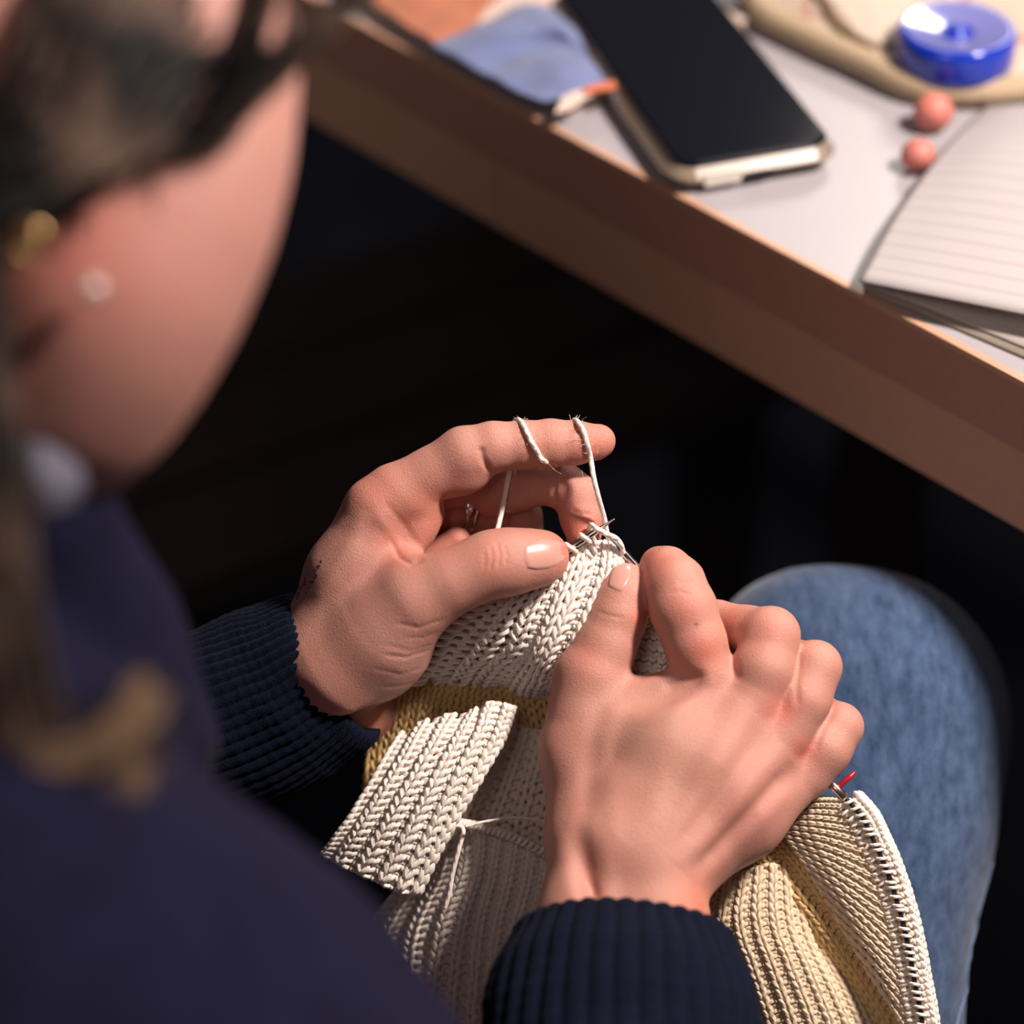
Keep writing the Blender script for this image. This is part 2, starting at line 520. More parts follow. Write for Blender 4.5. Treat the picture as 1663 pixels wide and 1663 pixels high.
    sp = [(608, 800, 40, (1.05, 0.86, 0.84), FR), (800, 905, 30, (1.04, 0.86, 0.83), FR), (905, 905, 26, (1.05, 0.88, 0.86), FR),
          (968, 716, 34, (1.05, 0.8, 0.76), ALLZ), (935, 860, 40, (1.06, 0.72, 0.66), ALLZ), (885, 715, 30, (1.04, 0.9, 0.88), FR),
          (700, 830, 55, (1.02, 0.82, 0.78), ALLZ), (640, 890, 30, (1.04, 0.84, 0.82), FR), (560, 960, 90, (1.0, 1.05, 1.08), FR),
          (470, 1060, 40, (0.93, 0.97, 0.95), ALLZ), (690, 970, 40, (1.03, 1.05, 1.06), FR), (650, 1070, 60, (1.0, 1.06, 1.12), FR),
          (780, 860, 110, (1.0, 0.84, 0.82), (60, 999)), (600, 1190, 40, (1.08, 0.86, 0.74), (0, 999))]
    v, tint = finish_hand(v, F, cr, sp)
    return v, F, tint

# ---- right hand ----------------------------------------------------
def right_hand():
    fd = Field((-30, -900, -4860), (600, 5, -4150), VOX)
    g = fd.f
    k = 36
    chain(fd, g, [(940, 1700, -260, 88), (952, 1500, -135, 74), (968, 1390, -90, 76)], k)
    chain(fd, g, [(1060, 1700, -260, 92), (1066, 1520, -140, 80), (1060, 1400, -95, 82)], k)
    chain(fd, g, [(985, 1370, -70, 84), (1085, 1210, -60, 66), (1138, 1094, -45, 49)], k)
    chain(fd, g, [(1030, 1380, -90, 84), (1150, 1240, -78, 62), (1216, 1135, -58, 47)], k)
    chain(fd, g, [(1065, 1390, -85, 82), (1190, 1290, -70, 60), (1268, 1192, -48, 44)], k)
    chain(fd, g, [(1085, 1405, -60, 76), (1210, 1330, -45, 58), (1305, 1252, -15, 43)], k)
    # palm side
    chain(fd, g, [(1000, 1380, 0, 80), (1120, 1230, 45, 62), (1200, 1180, 55, 55)], k)
    chain(fd, g, [(1080, 1400, 10, 74), (1240, 1270, 45, 52)], k)
    # thumb metacarpal and web
    chain(fd, g, [(955, 1340, -45, 66), (938, 1220, -25, 56), (950, 1105, -15, 50)], k)
    chain(fd, g, [(985, 1190, -30, 62), (1075, 1160, -45, 56)], 30)
    chain(fd, g, [(985, 1128, -22, 30), (1060, 1128, -34, 26)], 30)
    th = fd.new()
    chain(fd, th, [(948, 1150, -18, 52), (962, 1095, -16, 54), (984, 1048, -12, 49), (1004, 1000, -8, 46), (1013, 965, -4, 40), (1016, 944, 0, 30)], 14)
    g[:] = smin(g, th, 18)
    ix = fd.new()
    chain(fd, ix, [(1142, 1092, -45, 51), (1128, 1040, -52, 50), (1110, 990, -50, 53), (1096, 948, -34, 48), (1083, 926, -14, 38), (1070, 918, 4, 31)], 10)
    g[:] = smin(g, ix, 12)
    md = fd.new()
    chain(fd, md, [(1222, 1135, -56, 48), (1240, 1085, -58, 49), (1252, 1032, -45, 46)], 10)
    chain(fd, md, [(1252, 1032, -45, 46), (1215, 1022, 0, 38), (1165, 1008, 40, 33), (1130, 1000, 60, 30)], 8)
    g[:] = smin(g, md, 7)
    rg = fd.new()
    chain(fd, rg, [(1272, 1188, -46, 47), (1302, 1135, -44, 47), (1324, 1084, -32, 43)], 9)
    chain(fd, rg, [(1324, 1082, -32, 41), (1290, 1075, 18, 36), (1220, 1060, 60, 32), (1170, 1060, 80, 29)], 8)
    g[:] = smin(g, rg, 7)
    pk = fd.new()
    chain(fd, pk, [(1308, 1252, -16, 45), (1338, 1215, -18, 45), (1362, 1181, -6, 40)], 9)
    chain(fd, pk, [(1363, 1180, -6, 38), (1330, 1160, 40, 33), (1270, 1140, 80, 29)], 8)
    g[:] = smin(g, pk, 7)
    # hollow beside the thumb tendon
    fd.ell(g, U(934, 1360, -184), (15, 100, 30), 30, M=[(0.95, 0.3, 0), (-0.3, 0.95, 0), (0, 0, 1)], sub=True)
    fd.ell(g, U(1070, 1120, -98), (60, 24, 24), 26, M=[(0.97, 0.2, 0), (-0.2, 0.97, 0), (0, 0, 1)], sub=True)
    v, F = fd.mesh(smooth=2)
    FR = (-400, 20)
    cr = [
        ([(1120, 1105), (1085, 1220), (1050, 1340)], 22, -2, FR), ([(1215, 1150), (1150, 1260), (1080, 1370)], 20, -2, FR),
        ([(1270, 1205), (1190, 1310), (1100, 1410)], 18, -4.5, FR), ([(1300, 1270), (1220, 1350), (1130, 1440)], 16, -3, FR),
        ([(1180, 1130), (1130, 1230), (1070, 1340)], 18, 2, FR), ([(1240, 1185), (1170, 1290), (1090, 1390)], 16, 3, FR),
        ([(1290, 1240), (1215, 1325), (1125, 1420)], 13, 6.5, FR),
        ([(1180, 1045), (1190, 1085), (1200, 1110)], 8, 2, FR), ([(1298, 1055), (1293, 1110), (1296, 1150)], 6, 2, FR),
        ([(1362, 1140), (1335, 1180), (1322, 1225)], 6, 2, FR),
        ([(975, 1140), (955, 1250), (950, 1340)], 16, 2.5, FR), ([(1000, 1110), (985, 1230), (1000, 1400)], 20, -2, FR),
        ([(1100, 948), (1120, 944), (1136, 950)], 3, 1.5, FR), ([(1084, 964), (1104, 960), (1126, 968)], 3, 1.0, FR),
        ([(968, 992), (990, 1000), (1016, 1004)], 3, 1.2, FR), ([(1075, 1120), (1110, 1100), (1150, 1098)], 10, 3, FR),
        ([(1060, 1085), (1040, 1100), (1020, 1096)], 6, 2, FR),
    ]
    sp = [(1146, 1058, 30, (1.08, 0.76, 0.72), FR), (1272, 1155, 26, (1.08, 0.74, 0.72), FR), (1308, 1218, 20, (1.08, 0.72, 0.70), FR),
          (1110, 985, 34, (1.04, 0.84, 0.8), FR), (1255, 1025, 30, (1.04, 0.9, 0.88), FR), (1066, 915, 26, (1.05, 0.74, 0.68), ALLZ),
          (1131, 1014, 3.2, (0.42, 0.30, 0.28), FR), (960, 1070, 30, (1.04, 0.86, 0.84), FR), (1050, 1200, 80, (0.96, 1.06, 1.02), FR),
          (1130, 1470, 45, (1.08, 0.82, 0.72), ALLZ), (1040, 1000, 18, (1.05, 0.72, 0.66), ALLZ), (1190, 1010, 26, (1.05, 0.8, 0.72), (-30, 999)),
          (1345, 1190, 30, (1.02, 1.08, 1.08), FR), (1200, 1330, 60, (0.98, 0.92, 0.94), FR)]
    v, tint = finish_hand(v, F, cr, sp)
    return v, F, tint
# ------------------------------------------------------------------ person
person = thing('person', 'person in navy sweater and blue jeans, head bowed, knitting with both hands beside the table', 'person', tuple(W(300, 1400, -400) * (1, 1, 0) + (0, -0.05, 0.0)))

# head frame in unit space: F forward, UP towards the crown, R the person's right
Fh = np.array((0.58, -0.40, -0.71)); Fh /= np.linalg.norm(Fh)
UPh = np.array((0.48, 0.86, -0.10)); UPh -= Fh * (UPh @ Fh); UPh /= np.linalg.norm(UPh)
Rh = np.cross(Fh, UPh)
HC = U(-150, 270, -1050)
def H(r, f, u): return HC + 4.5 * (Rh * r + Fh * f + UPh * u)
MH = [Rh, Fh, UPh]

def head_body():
    fd = Field((-900, -1500, -4700), (560, 900, -2350), 13.0)
    g = fd.f
    fd.ell(g, H(0, -12, 38), (4.5 * 72, 4.5 * 92, 4.5 * 84), 0, M=MH)
    fd.ell(g, H(0, 32, -12), (4.5 * 62, 4.5 * 60, 4.5 * 80), 60, M=MH)
    for s in (-1, 1):
        fd.cone(g, H(s * 46, 10, -52), H(s * 12, 68, -92), 95, 75, 60)
        fd.ell(g, H(s * 36, 58, -22), (120, 130, 140), 50, M=MH)
    fd.ell(g, H(0, 72, -92), (90, 80, 75), 50, M=MH)
    fd.cone(g, H(-34, 84, 26), H(34, 84, 26), 45, 45, 50)
    for s in (-1, 1):
        fd.ell(g, H(s * 33, 98, 4), (62, 60, 50), 40, M=MH, sub=True)
        fd.ell(g, H(s * 31, 78, 3), (58, 55, 52), 12, M=MH)
    fd.cone(g, H(0, 92, 6), H(0, 112, -26), 30, 48, 30)
    for s in (-1, 1): fd.cone(g, H(s * 9, 98, -30), H(s * 10, 96, -31), 30, 28, 18)
    fd.cone(g, H(-17, 90, -52), H(17, 90, -52), 28, 28, 18)
    fd.cone(g, H(-16, 88, -61), H(16, 88, -61), 30, 30, 12)
    for c, s in ((H(-75, -6, 0), -1), (U(22, 345, -1215), 1)):
        fd.ell(g, c, (28, 62, 105), 14, M=MH)
        fd.ell(g, c + Rh * s * 24, (18, 34, 66), 12, M=MH, sub=True)
    chain(fd, g, [(330, 175, -1090, 84), (312, 250, -1100, 86), (272, 350, -1110, 92), (222, 445, -1115, 96), (160, 545, -1110, 98), (100, 630, -1090, 96), (40, 690, -1070, 90)], 110)
    chain(fd, g, [(200, 250, -1120, 110), (120, 450, -1120, 120), (20, 600, -1090, 110)], 110)
    chain(fd, g, [(300, -100, -1080, 110), (330, 60, -1080, 85), (330, 175, -1090, 70)], 90)
    fd.ell(g, U(372, 128, -1120), (34, 46, 40), 26, sub=True)
    chain(fd, g, [(-80, 520, -1050, 150), (-30, 800, -1030, 85), (-30, 1100, -950, 110)], 80)
    v, F = fd.mesh(smooth=1)
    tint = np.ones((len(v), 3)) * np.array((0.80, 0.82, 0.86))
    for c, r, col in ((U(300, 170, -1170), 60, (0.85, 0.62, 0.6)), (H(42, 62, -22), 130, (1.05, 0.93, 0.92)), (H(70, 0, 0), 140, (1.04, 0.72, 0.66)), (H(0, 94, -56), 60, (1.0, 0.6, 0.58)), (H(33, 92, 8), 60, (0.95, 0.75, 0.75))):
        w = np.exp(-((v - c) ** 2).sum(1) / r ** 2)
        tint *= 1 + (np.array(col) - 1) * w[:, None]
    return v, F, tint

def limbs():
    """arms inside the sleeves and legs inside the jeans, coarse"""
    fd = Field((-1700, -2600, -6200), (1300, 300, -2300), 30.0)
    g = fd.f
    chain(fd, g, [(20, 1100, -900, 150), (0, 1500, -1150, 240), (40, 1900, -1300, 300), (-450, 2900, -1500, 400)], 100)
    chain(fd, g, [(500, 1130, 110, 70), (330, 1195, 105, 90), (60, 1280, -120, 110), (-500, 1450, -700, 150), (-250, 1000, -900, 200)], 40)
    chain(fd, g, [(1005, 1600, -200, 85), (1015, 1880, -420, 100), (1000, 2150, -720, 130), (500, 2050, -1150, 170), (100, 1900, -1300, 200)], 40)
    chain(fd, g, [(1400, 1250, 420, 150), (1150, 2300, 150, 300), (100, 2900, -800, 400)], 60)
    chain(fd, g, [(100, 1650, 1250, 140), (0, 2200, 700, 250), (-300, 2900, -800, 400), (-450, 2900, -1500, 400)], 60)
    return fd.mesh(smooth=1)

parts = []
LHv, LHF, LHt = left_hand()
RHv, RHF, RHt = right_hand()
HDv, HDF, HDt = biggest(*head_body())
LMv, LMF = biggest(*limbs())
allv, allF, allt, o_ = [], [], [], 0
for v_, F_, t_ in ((LHv, LHF, LHt), (RHv, RHF, RHt), (HDv, HDF, HDt), (LMv, LMF, np.ones((len(LMv), 3)))):
    allv.append(v_); allF.append(F_ + o_); allt.append(t_); o_ += len(v_)
body = make('body', to_world(np.vstack(allv)), np.vstack(allF), SKIN, person, tint=np.vstack(allt))

BL = BVHTree.FromPolygons([tuple(v) for v in LHv], [tuple(int(i) for i in f) for f in LHF])
BR = BVHTree.FromPolygons([tuple(v) for v in RHv], [tuple(int(i) for i in f) for f in RHF])
def hit(tree, px, py):
    d = Vector((px - CEN, CEN - py, -4500.0)).normalized()
    loc, nor, i, dist = tree.ray_cast(Vector((0, 0, 0)), d)
    if loc is None:
        return None, None
    return np.array(loc), np.array(nor)

# ---- nails
def nail(tree, cx, cy, ang, hl, hw, name='fingernail', lift=2.2, lab='pale pink fingernail'):
    ca, sa = math.cos(ang), math.sin(ang)
    N, M_ = 17, 15
    V = []; ok = True
    for i in range(N):
        u = -1 + 2 * i / (N - 1)
        for j in range(M_):
            w = -1 + 2 * j / (M_ - 1)
            # superellipse outline: square root edge, rounded free edge
            k = 1 - 0.10 * max(0, -u)
            x = hl * u; lim = hw * (1 - abs(u) ** (3.2 if u > 0 else 5.0) * (0.62 if u > 0 else 0.25)) * k
            y = w * lim
            x += hl * 0.16 * (1 - w * w) * (1 if u > 0 else -0.5) * abs(u)
            qx = cx + x * ca - y * sa; qy = cy - (x * sa + y * ca)
            p, n = hit(tree, qx, qy)
            if p is None:
                p, n = V[-1][0], V[-1][1]
            V.append((p, n, max(abs(u), abs(w))))
    P = np.array([v[0] for v in V]).reshape(N, M_, 3); Nn = np.array([v[1] for v in V]).reshape(N, M_, 3)
    for _ in range(6):      # a nail is smoother than the skin under it
        Q = P.copy(); Q[1:-1, :] = (P[:-2, :] + 2 * P[1:-1, :] + P[2:, :]) / 4; P = Q
        Q = Nn.copy(); Q[1:-1, :] = (Nn[:-2] + 2 * Nn[1:-1] + Nn[2:]) / 4; Nn = Q
    e = np.array([v[2] for v in V]).reshape(N, M_)
    e = lift * (1 - np.clip((e - 0.82) / 0.18, 0, 1) ** 2 * 1.3)
    P = P + Nn * e[:, :, None]
    f = [(i * M_ + j, i * M_ + j + 1, (i + 1) * M_ + j + 1, (i + 1) * M_ + j) for i in range(N - 1) for j in range(M_ - 1)]
    Pb = P - Nn * 2.5
    nv = N * M_
    f2 = f + [tuple(nv + q for q in reversed(a)) for a in f]
    o = make(name, to_world(np.vstack((P.reshape(-1, 3), Pb.reshape(-1, 3)))), f2, NAIL, person)
    o['label'] = lab
    return o
NAIL = plain('nail', (0.58, 0.30, 0.25), rough=0.28, spec=0.5, coat=0.3)
nail(BL, 885, 900, math.radians(10), 33, 25, lab='glossy pink thumbnail of the left hand')
nail(BR, 1008, 936, math.radians(66), 23, 16, lab='pale thumbnail of the right hand')

# ---- tattoo: small lettering-like strokes, illegible in the photograph
INK = plain('ink', (0.075, 0.035, 0.04), rough=0.6)
tb = MB()
ink_strokes = [[(480, 964), (483, 974)], [(480, 963), (486, 964), (484, 969)], [(484, 953), (488, 956), (491, 951)], [(494, 937), (497, 943), (493, 947)], [(499, 929), (506, 933)], [(492, 950), (497, 949)],
               [(507, 960), (504, 957), (503, 953), (500, 956)], [(506, 943), (507, 951)], [(502, 946), (508, 945), (512, 943)], [(511, 929), (517, 935), (512, 931), (515, 924), (519, 921)], [(510, 934), (509, 939), (514, 938)], [(522, 909), (523, 913)], [(515, 919), (521, 918)], [(497, 962), (497, 965)], [(511, 922), (513, 926)]]
for st in ink_strokes:
    pts = []
    for a, b in zip(st[:-1], st[1:]):
        for q in np.linspace(0, 1, 4, endpoint=False):
            p, n = hit(BL, a[0] + (b[0] - a[0]) * q, a[1] + (b[1] - a[1]) * q)
            if p is not None: pts.append(p + n * 0.1)
    p, n = hit(BL, *st[-1])
    if p is not None: pts.append(p + n * 0.1)
    if len(pts) > 2:
        tb.add(*tube(np.array(pts), 1.0, 5))
tb.v = [to_world(v) for v in tb.v]
t_ = tb.build('tattoo', INK, person); t_['label'] = 'small dark script tattoo along the edge of the left hand'

# ---- sweater
NAVY = plain('navy_knit', (0.0070, 0.0068, 0.0200), rough=0.95, noise=0.2, nscale=60, bump=0.5, bscale=1400, sheen=0.02, spec=0.04)
NAVY2 = plain('navy_rib', (0.0035, 0.0055, 0.0165), rough=0.85, noise=0.5, nscale=900, bump=0.9, bscale=1800, sheen=0.02, spec=0.08)
def sweater():
    fd = Field((-1500, -2700, -5000), (1150, 60, -2250), 24.0)
    g = fd.f
    # far shoulder, chest and upper left arm
    chain(fd, g, [(20, 840, -1060, 118), (40, 900, -1020, 122), (90, 1060, -930, 160), (128, 1250, -850, 198)], 60)
    chain(fd, g, [(-160, 1020, -950, 210), (-60, 1250, -850, 260)], 60)
    # back, near shoulder and upper right arm
    chain(fd, g, [(-100, 1450, -1250, 330), (60, 1900, -1350, 420)], 80)
    chain(fd, g, [(90, 1510, -1150, 215), (305, 1750, -1150, 285), (500, 2030, -1150, 290)], 90)
    chain(fd, g, [(60, 1900, -1350, 460), (-450, 2900, -1500, 520)], 80)
    # near forearm sleeve from the elbow to the cuff
    chain(fd, g, [(520, 2000, -1150, 290), (1010, 2150, -700, 200), (1010, 1900, -450, 165)], 60)
    # far forearm sleeve
    chain(fd, g, [(-350, 1300, -600, 200), (20, 1280, -150, 170), (240, 1215, 60, 140)], 60)
    # soft folds
    for a, b, r in (((330, 1345, -1010), (480, 1420, -1010), 30), ((240, 1290, -930), (420, 1285, -760), 40), ((60, 1560, -1560), (260, 1760, -1560), 40)):
        fd.cone(g, U(*a), U(*b), r, r * 0.7, 60, sub=True)
    return fd.mesh(smooth=2)
sv, sF = sweater()
swt = make('sweater', to_world(sv), sF, NAVY, person)

def cuff(axis_pts, radii, flatdir, flat, ribs, amp, thick, name='cuff', lip=16, wob=0.0):
    """ribbed tube: outer wall, rolled lip, inner wall. axis from sleeve to opening (unit space)"""
    ax = catmull(axis_pts, 46); rr = np.interp(np.linspace(0, 1, 46), np.linspace(0, 1, len(radii)), radii)
    t = np.gradient(ax, axis=0); t /= np.linalg.norm(t, axis=1)[:, None]
    fdv = np.array(flatdir, dtype=float)
    NS = ribs * 8
    ang = np.linspace(0, 2 * np.pi, NS, endpoint=False)
    rows = []
    def ring(i, off, shift=0.0, mod=1.0):
        A = fdv - t[i] * (fdv @ t[i]); A /= np.linalg.norm(A); B = np.cross(t[i], A)
        rb = (np.abs(np.cos(ang * ribs / 2)) ** 0.7 - 0.6) * amp * mod
        rb = rb + wob * np.sin(ang * 3 + i * 0.2) + wob * 0.5 * np.sin(ang * 5 - i * 0.35)
        R = rr[i] + off + rb
        p = ax[i] + t[i] * (shift + 1.5 * mod * np.cos(ang * ribs))[:, None] + (np.cos(ang) * R * flat)[:, None] * A + (np.sin(ang) * R)[:, None] * B
        return p
    for i in range(46):
        # cuff doubles over itself: a shallow step and knit rows
        rows.append(ring(i, 0.9 * math.sin(i * 1.9)))
    for q in range(1, 7):
        a = q / 7 * math.pi
        rows.append(ring(45, -thick / 2 + thick / 2 * math.cos(a), lip * math.sin(a), 1 - 0.5 * q / 7))
    for i in range(45, 10, -3):
        rows.append(ring(i, -thick, 0, 0.5))
    V = np.vstack(rows); n = len(rows); f = []
    for i in range(n - 1):
        b = i * NS
        a0 = b + np.arange(NS); a1 = b + (np.arange(NS) + 1) % NS
        f.append(np.stack((a0, a1, a1 + NS, a0 + NS), 1))
    F = np.vstack(f)
    return make(name, to_world(V), F, NAVY2, swt)
cuff([U(215, 1220, 115), U(350, 1180, 105), U(450, 1135, 92), U(528, 1090, 72)], [165, 166, 162, 156, 143], (0.25, 0.1, 1.0), 0.85, 50, 6, 30, lip=22, wob=2)
cuff([U(1020, 1860, -420), U(1012, 1740, -330), U(1010, 1620, -270), U(1012, 1530, -215)], [206, 210, 212, 208, 196, 172], (0, 0.3, 1.0), 0.66, 34, 10, 30, lip=20, wob=2.5)

# ---- jeans
def denim_mat():
    m, nt, b = new_mat('denim')
    L = nt.links
    tc = nt.nodes.new('ShaderNodeTexCoord')
    n = nt.nodes.new('ShaderNodeTexNoise'); n.inputs['Scale'].default_value = 130; n.inputs['Detail'].default_value = 5; n.inputs['Roughness'].default_value = 0.7
    mp = nt.nodes.new('ShaderNodeMapping'); mp.inputs['Scale'].default_value = (1.6, 0.6, 1)
    L.new(tc.outputs['Object'], mp.inputs[0]); L.new(mp.outputs[0], n.inputs['Vector'])
    r = nt.nodes.new('ShaderNodeValToRGB')
    r.color_ramp.elements[0].position = 0.32; r.color_ramp.elements[0].color = (0.022, 0.046, 0.105, 1)
    r.color_ramp.elements[1].position = 0.72; r.color_ramp.elements[1].color = (0.075, 0.122, 0.225, 1)
    L.new(n.outputs['Fac'], r.inputs[0]); L.new(r.outputs[0], b.inputs['Base Color'])
    b.inputs['Roughness'].default_value = 0.9; b.inputs['Specular IOR Level'].default_value = 0.15
    b.inputs['Sheen Weight'].default_value = 0.2
    w = nt.nodes.new('ShaderNodeTexNoise'); w.inputs['Scale'].default_value = 1400
    L.new(tc.outputs['Object'], w.inputs['Vector'])
    bp = nt.nodes.new('ShaderNodeBump'); bp.inputs['Strength'].default_value = 0.5; bp.inputs['Distance'].default_value = 0.0005
    L.new(w.outputs['Fac'], bp.inputs['Height']); L.new(bp.outputs['Normal'], b.inputs['Normal'])
    return m
DENIM = denim_mat()
def jeans():
    fd = Field((-1500, -3300, -7600), (1350, 250, -3100), 26.0)
    g = fd.f
    chain(fd, g, [(1395, 1180, 480, 262), (1370, 1330, 430, 258), (1290, 1700, 330, 275), (1130, 2300, 150, 330), (100, 2900, -800, 420)], 60)
    fd.ell(g, U(1405, 1160, 480), (240, 255, 230), 60)
    fd.cone(g, U(1300, 1090, 480), U(1320, 1300, 460), 175, 200, 80)
    sh = to_unit(to_world(U(1400, 1200, 560)) + np.array((0.02, 0.05, -0.42)))
    fd.cone(g, U(1400, 1200, 540), sh, 235, 170, 70)
    chain(fd, g, [(100, 1650, 1250, 240), (0, 2200, 700, 300), (-600, 2900, -900, 420)], 60)
    sh2 = to_unit(to_world(U(100, 1650, 1250)) + np.array((-0.02, 0.05, -0.40)))
    fd.cone(g, U(100, 1650, 1250), sh2, 230, 170, 70)
    return fd.mesh(smooth=2)
jv, jF = jeans()
jn = make('jeans', to_world(jv), jF, DENIM, person)
# outer seam of the leg
BJ = BVHTree.FromPolygons([tuple(v) for v in jv], [tuple(int(i) for i in f) for f in jF])
pts = []
for q in catmull([(1632, 1400, 0), (1612, 1470, 0), (1585, 1560, 0), (1560, 1640, 0), (1540, 1720, 0)], 24):
    for dx in range(0, 60, 4):
        p, n = hit(BJ, q[0] - dx, q[1])
        if p is not None: pts.append(p); break
if len(pts) > 4:
    v_, f_, u_ = tube(np.array(pts), 3.2, 8)
    s_ = make('seam', to_world(v_), f_, plain('pale_seam', (0.12, 0.18, 0.30), rough=0.9), jn)

# ---- hair
def hair_mat():
    m, nt, b = new_mat('hair')
    L = nt.links
    tc = nt.nodes.new('ShaderNodeTexCoord')
    n = nt.nodes.new('ShaderNodeTexNoise'); n.inputs['Scale'].default_value = 34; n.inputs['Detail'].default_value = 3
    r = nt.nodes.new('ShaderNodeValToRGB')
    r.color_ramp.elements[0].position = 0.40; r.color_ramp.elements[1].position = 0.66; r.color_ramp.elements[0].color = (0.0035, 0.003, 0.0035, 1); r.color_ramp.elements[1].color = (0.085, 0.052, 0.038, 1)
    L.new(tc.outputs['Object'], n.inputs['Vector']); L.new(n.outputs['Fac'], r.inputs[0]); L.new(r.outputs[0], b.inputs['Base Color'])
    b.inputs['Roughness'].default_value = 0.55; b.inputs['Specular IOR Level'].default_value = 0.16
    return m
HAIR = hair_mat()
hb = MB()
def lock(ctrl, n, spread, r=1.6, taper=0.25, wave=8, seg=22):
    c = np.array([q if len(q) == 3 and not isinstance(q, tuple) else q for q in ctrl], dtype=float)
    base = catmull(c, seg)
    for _ in range(n):
        o = RNG.normal(0, 1, 3) * spread
        tt = np.linspace(0, 1, seg)
        ph = RNG.uniform(0, 6.28, 3)
        w = np.stack([np.sin(tt * 5 + ph[i]) * wave for i in range(3)], 1)
        sp = (1 - taper * np.sin(tt * np.pi) * 0.6)[:, None]
        p = base + o[None, :] * sp + w
        hb.add(*tube(p, r * (1 - 0.6 * tt), 4, cap=False))
def crown(a, r_, f_, u_): pass
# cap of hair: strands run from the parting back and down behind the ear
for i in range(900):
    s = RNG.uniform(-1, 1); a0 = RNG.uniform(-0.2, 1.0)
    # start along the parting line over the crown, end at the nape on the side
    side = 1 if RNG.random() < 0.72 else -1
    f0 = 92 - 150 * max(a0, 0)
    p = [H(side * 4, f0 * 0.8, 118 - 0.0035 * (f0) ** 2),
         H(side * 48, f0 * 0.62 + 2, 92 - 0.002 * f0 ** 2 + RNG.normal(0, 3)),
         H(side * (76 + RNG.normal(0, 2)), f0 * 0.38 - 14 + RNG.normal(0, 4), 48 + RNG.normal(0, 5)),
         H(side * (80 + RNG.normal(0, 3)), -20 + f0 * 0.1 + RNG.normal(0, 6), 8 + RNG.normal(0, 6)),
         H(side * (66 + RNG.normal(0, 5)), -48 + RNG.normal(0, 8), -40 + RNG.normal(0, 8)),
         H(side * (50 + RNG.normal(0, 8)), -60 + RNG.normal(0, 10), -95 + RNG.normal(0, 10))]
    hb.add(*tube(catmull(p, 18), 6.5, 4, cap=False))
# long lock over the near shoulder
lock([U(-60, 330, -1330), U(-40, 620, -1400), U(-30, 900, -1430), U(30, 1150, -1440), U(110, 1290, -1430), U(190, 1260, -1420), U(225, 1160, -1410)], 150, 26, r=3.0, wave=14)
lock([U(-40, 700, -1400), U(-10, 1000, -1450), U(60, 1240, -1460), U(150, 1330, -1440), U(225, 1290, -1420)], 90, 20, r=3.0, wave=12)
lock([U(-80, 500, -1400), U(-60, 900, -1450), U(-40, 1250, -1450), U(0, 1500, -1440)], 160, 34, r=3.0, wave=14)
# loose strands beside the face
lock([U(620, -160, -1150), U(575, -20, -1180), U(500, 60, -1200), U(430, 130, -1215), U(350, 205, -1235), U(260, 265, -1250), U(160, 300, -1260), U(60, 300, -1260)], 90, 9, r=2.6, wave=5)
lock([U(400, 60, -1225), U(360, 150, -1235), U(300, 215, -1245), U(220, 260, -1255), U(120, 310, -1260)], 60, 14, r=2.4, wave=6)
lock([U(470, -140, -1180), U(420, 20, -1200), U(395, 130, -1215), U(370, 210, -1225), U(310, 250, -1245), U(200, 280, -1255)], 34, 8, r=2.4, wave=5)
lock([U(310, -200, -1230), U(210, -20, -1270), U(110, 140, -1300), U(40, 260, -1310), U(0, 400, -1310), U(-20, 560, -1290), U(-40, 700, -1260)], 150, 20, r=2.8, wave=8)
lock([U(240, 100, -1260), U(215, 220, -1255), U(225, 330, -1250), U(222, 440, -1235), U(195, 530, -1225), U(150, 580, -1215)], 60, 10, r=2.4, wave=5)
lock([U(180, 60, -1270), U(120, 240, -1290), U(115, 380, -1270), U(95, 500, -1255), U(40, 620, -1240)], 40, 14, r=2.4, wave=6)
keep = []          # hair tucked behind the ear: drop the strands that cross it
base_ = 0
newhb = MB(); fi = 0
for vv in hb.v:
    nf = (len(vv) // 4 - 1) * 4
    fs = hb.f[fi:fi + nf]; fi += nf
    qx, qy, qz = pix(vv)
    if not ((np.hypot(qx - 42, qy - 385) < 46)).any():
        newhb.add(vv, [tuple(i - base_ for i in q) for q in fs])
    base_ += len(vv)
hb = newhb
hb.v = [to_world(v) for v in hb.v]
HAIR2 = plain('lit_hair_ends', (0.20, 0.125, 0.075), rough=0.4)  # light falling on the ends, painted as a lighter hair colour
hb0 = hb; hb = MB()
lock([U(-20, 1225, -1470), U(60, 1245, -1480), U(140, 1225, -1480), U(200, 1180, -1470), U(238, 1120, -1450)], 55, 11, r=2.6, wave=5)
lock([U(20, 1345, -1480), U(110, 1345, -1490), U(180, 1315, -1480), U(232, 1250, -1460)], 45, 10, r=2.6, wave=5)
hb.v = [to_world(v) for v in hb.v]
o = hb.build('hair_ends', HAIR2, person); o['kind'] = 'stuff'; o['label'] = 'hair ends with golden light painted into their colour'
hb = hb0
hair = hb.build('hair', HAIR, person); hair['kind'] = 'stuff'

# ---- eyebrow, eyelid line (turned away from this view, kept simple)
eb = MB()
for s in (-1, 1):
    for nm_, pp_, rr_ in (('eyebrow', [H(s * 14, 99, 22), H(s * 30, 99, 28), H(s * 48, 84, 22)], 9), ('eyelid', [H(s * 18, 90, 0), H(s * 31, 93, -6), H(s * 44, 84, -2)], 4)):
        v_, f_, u_ = tube(catmull(pp_, 10), rr_, 6)
        make(nm_, to_world(v_), f_, HAIR, person)

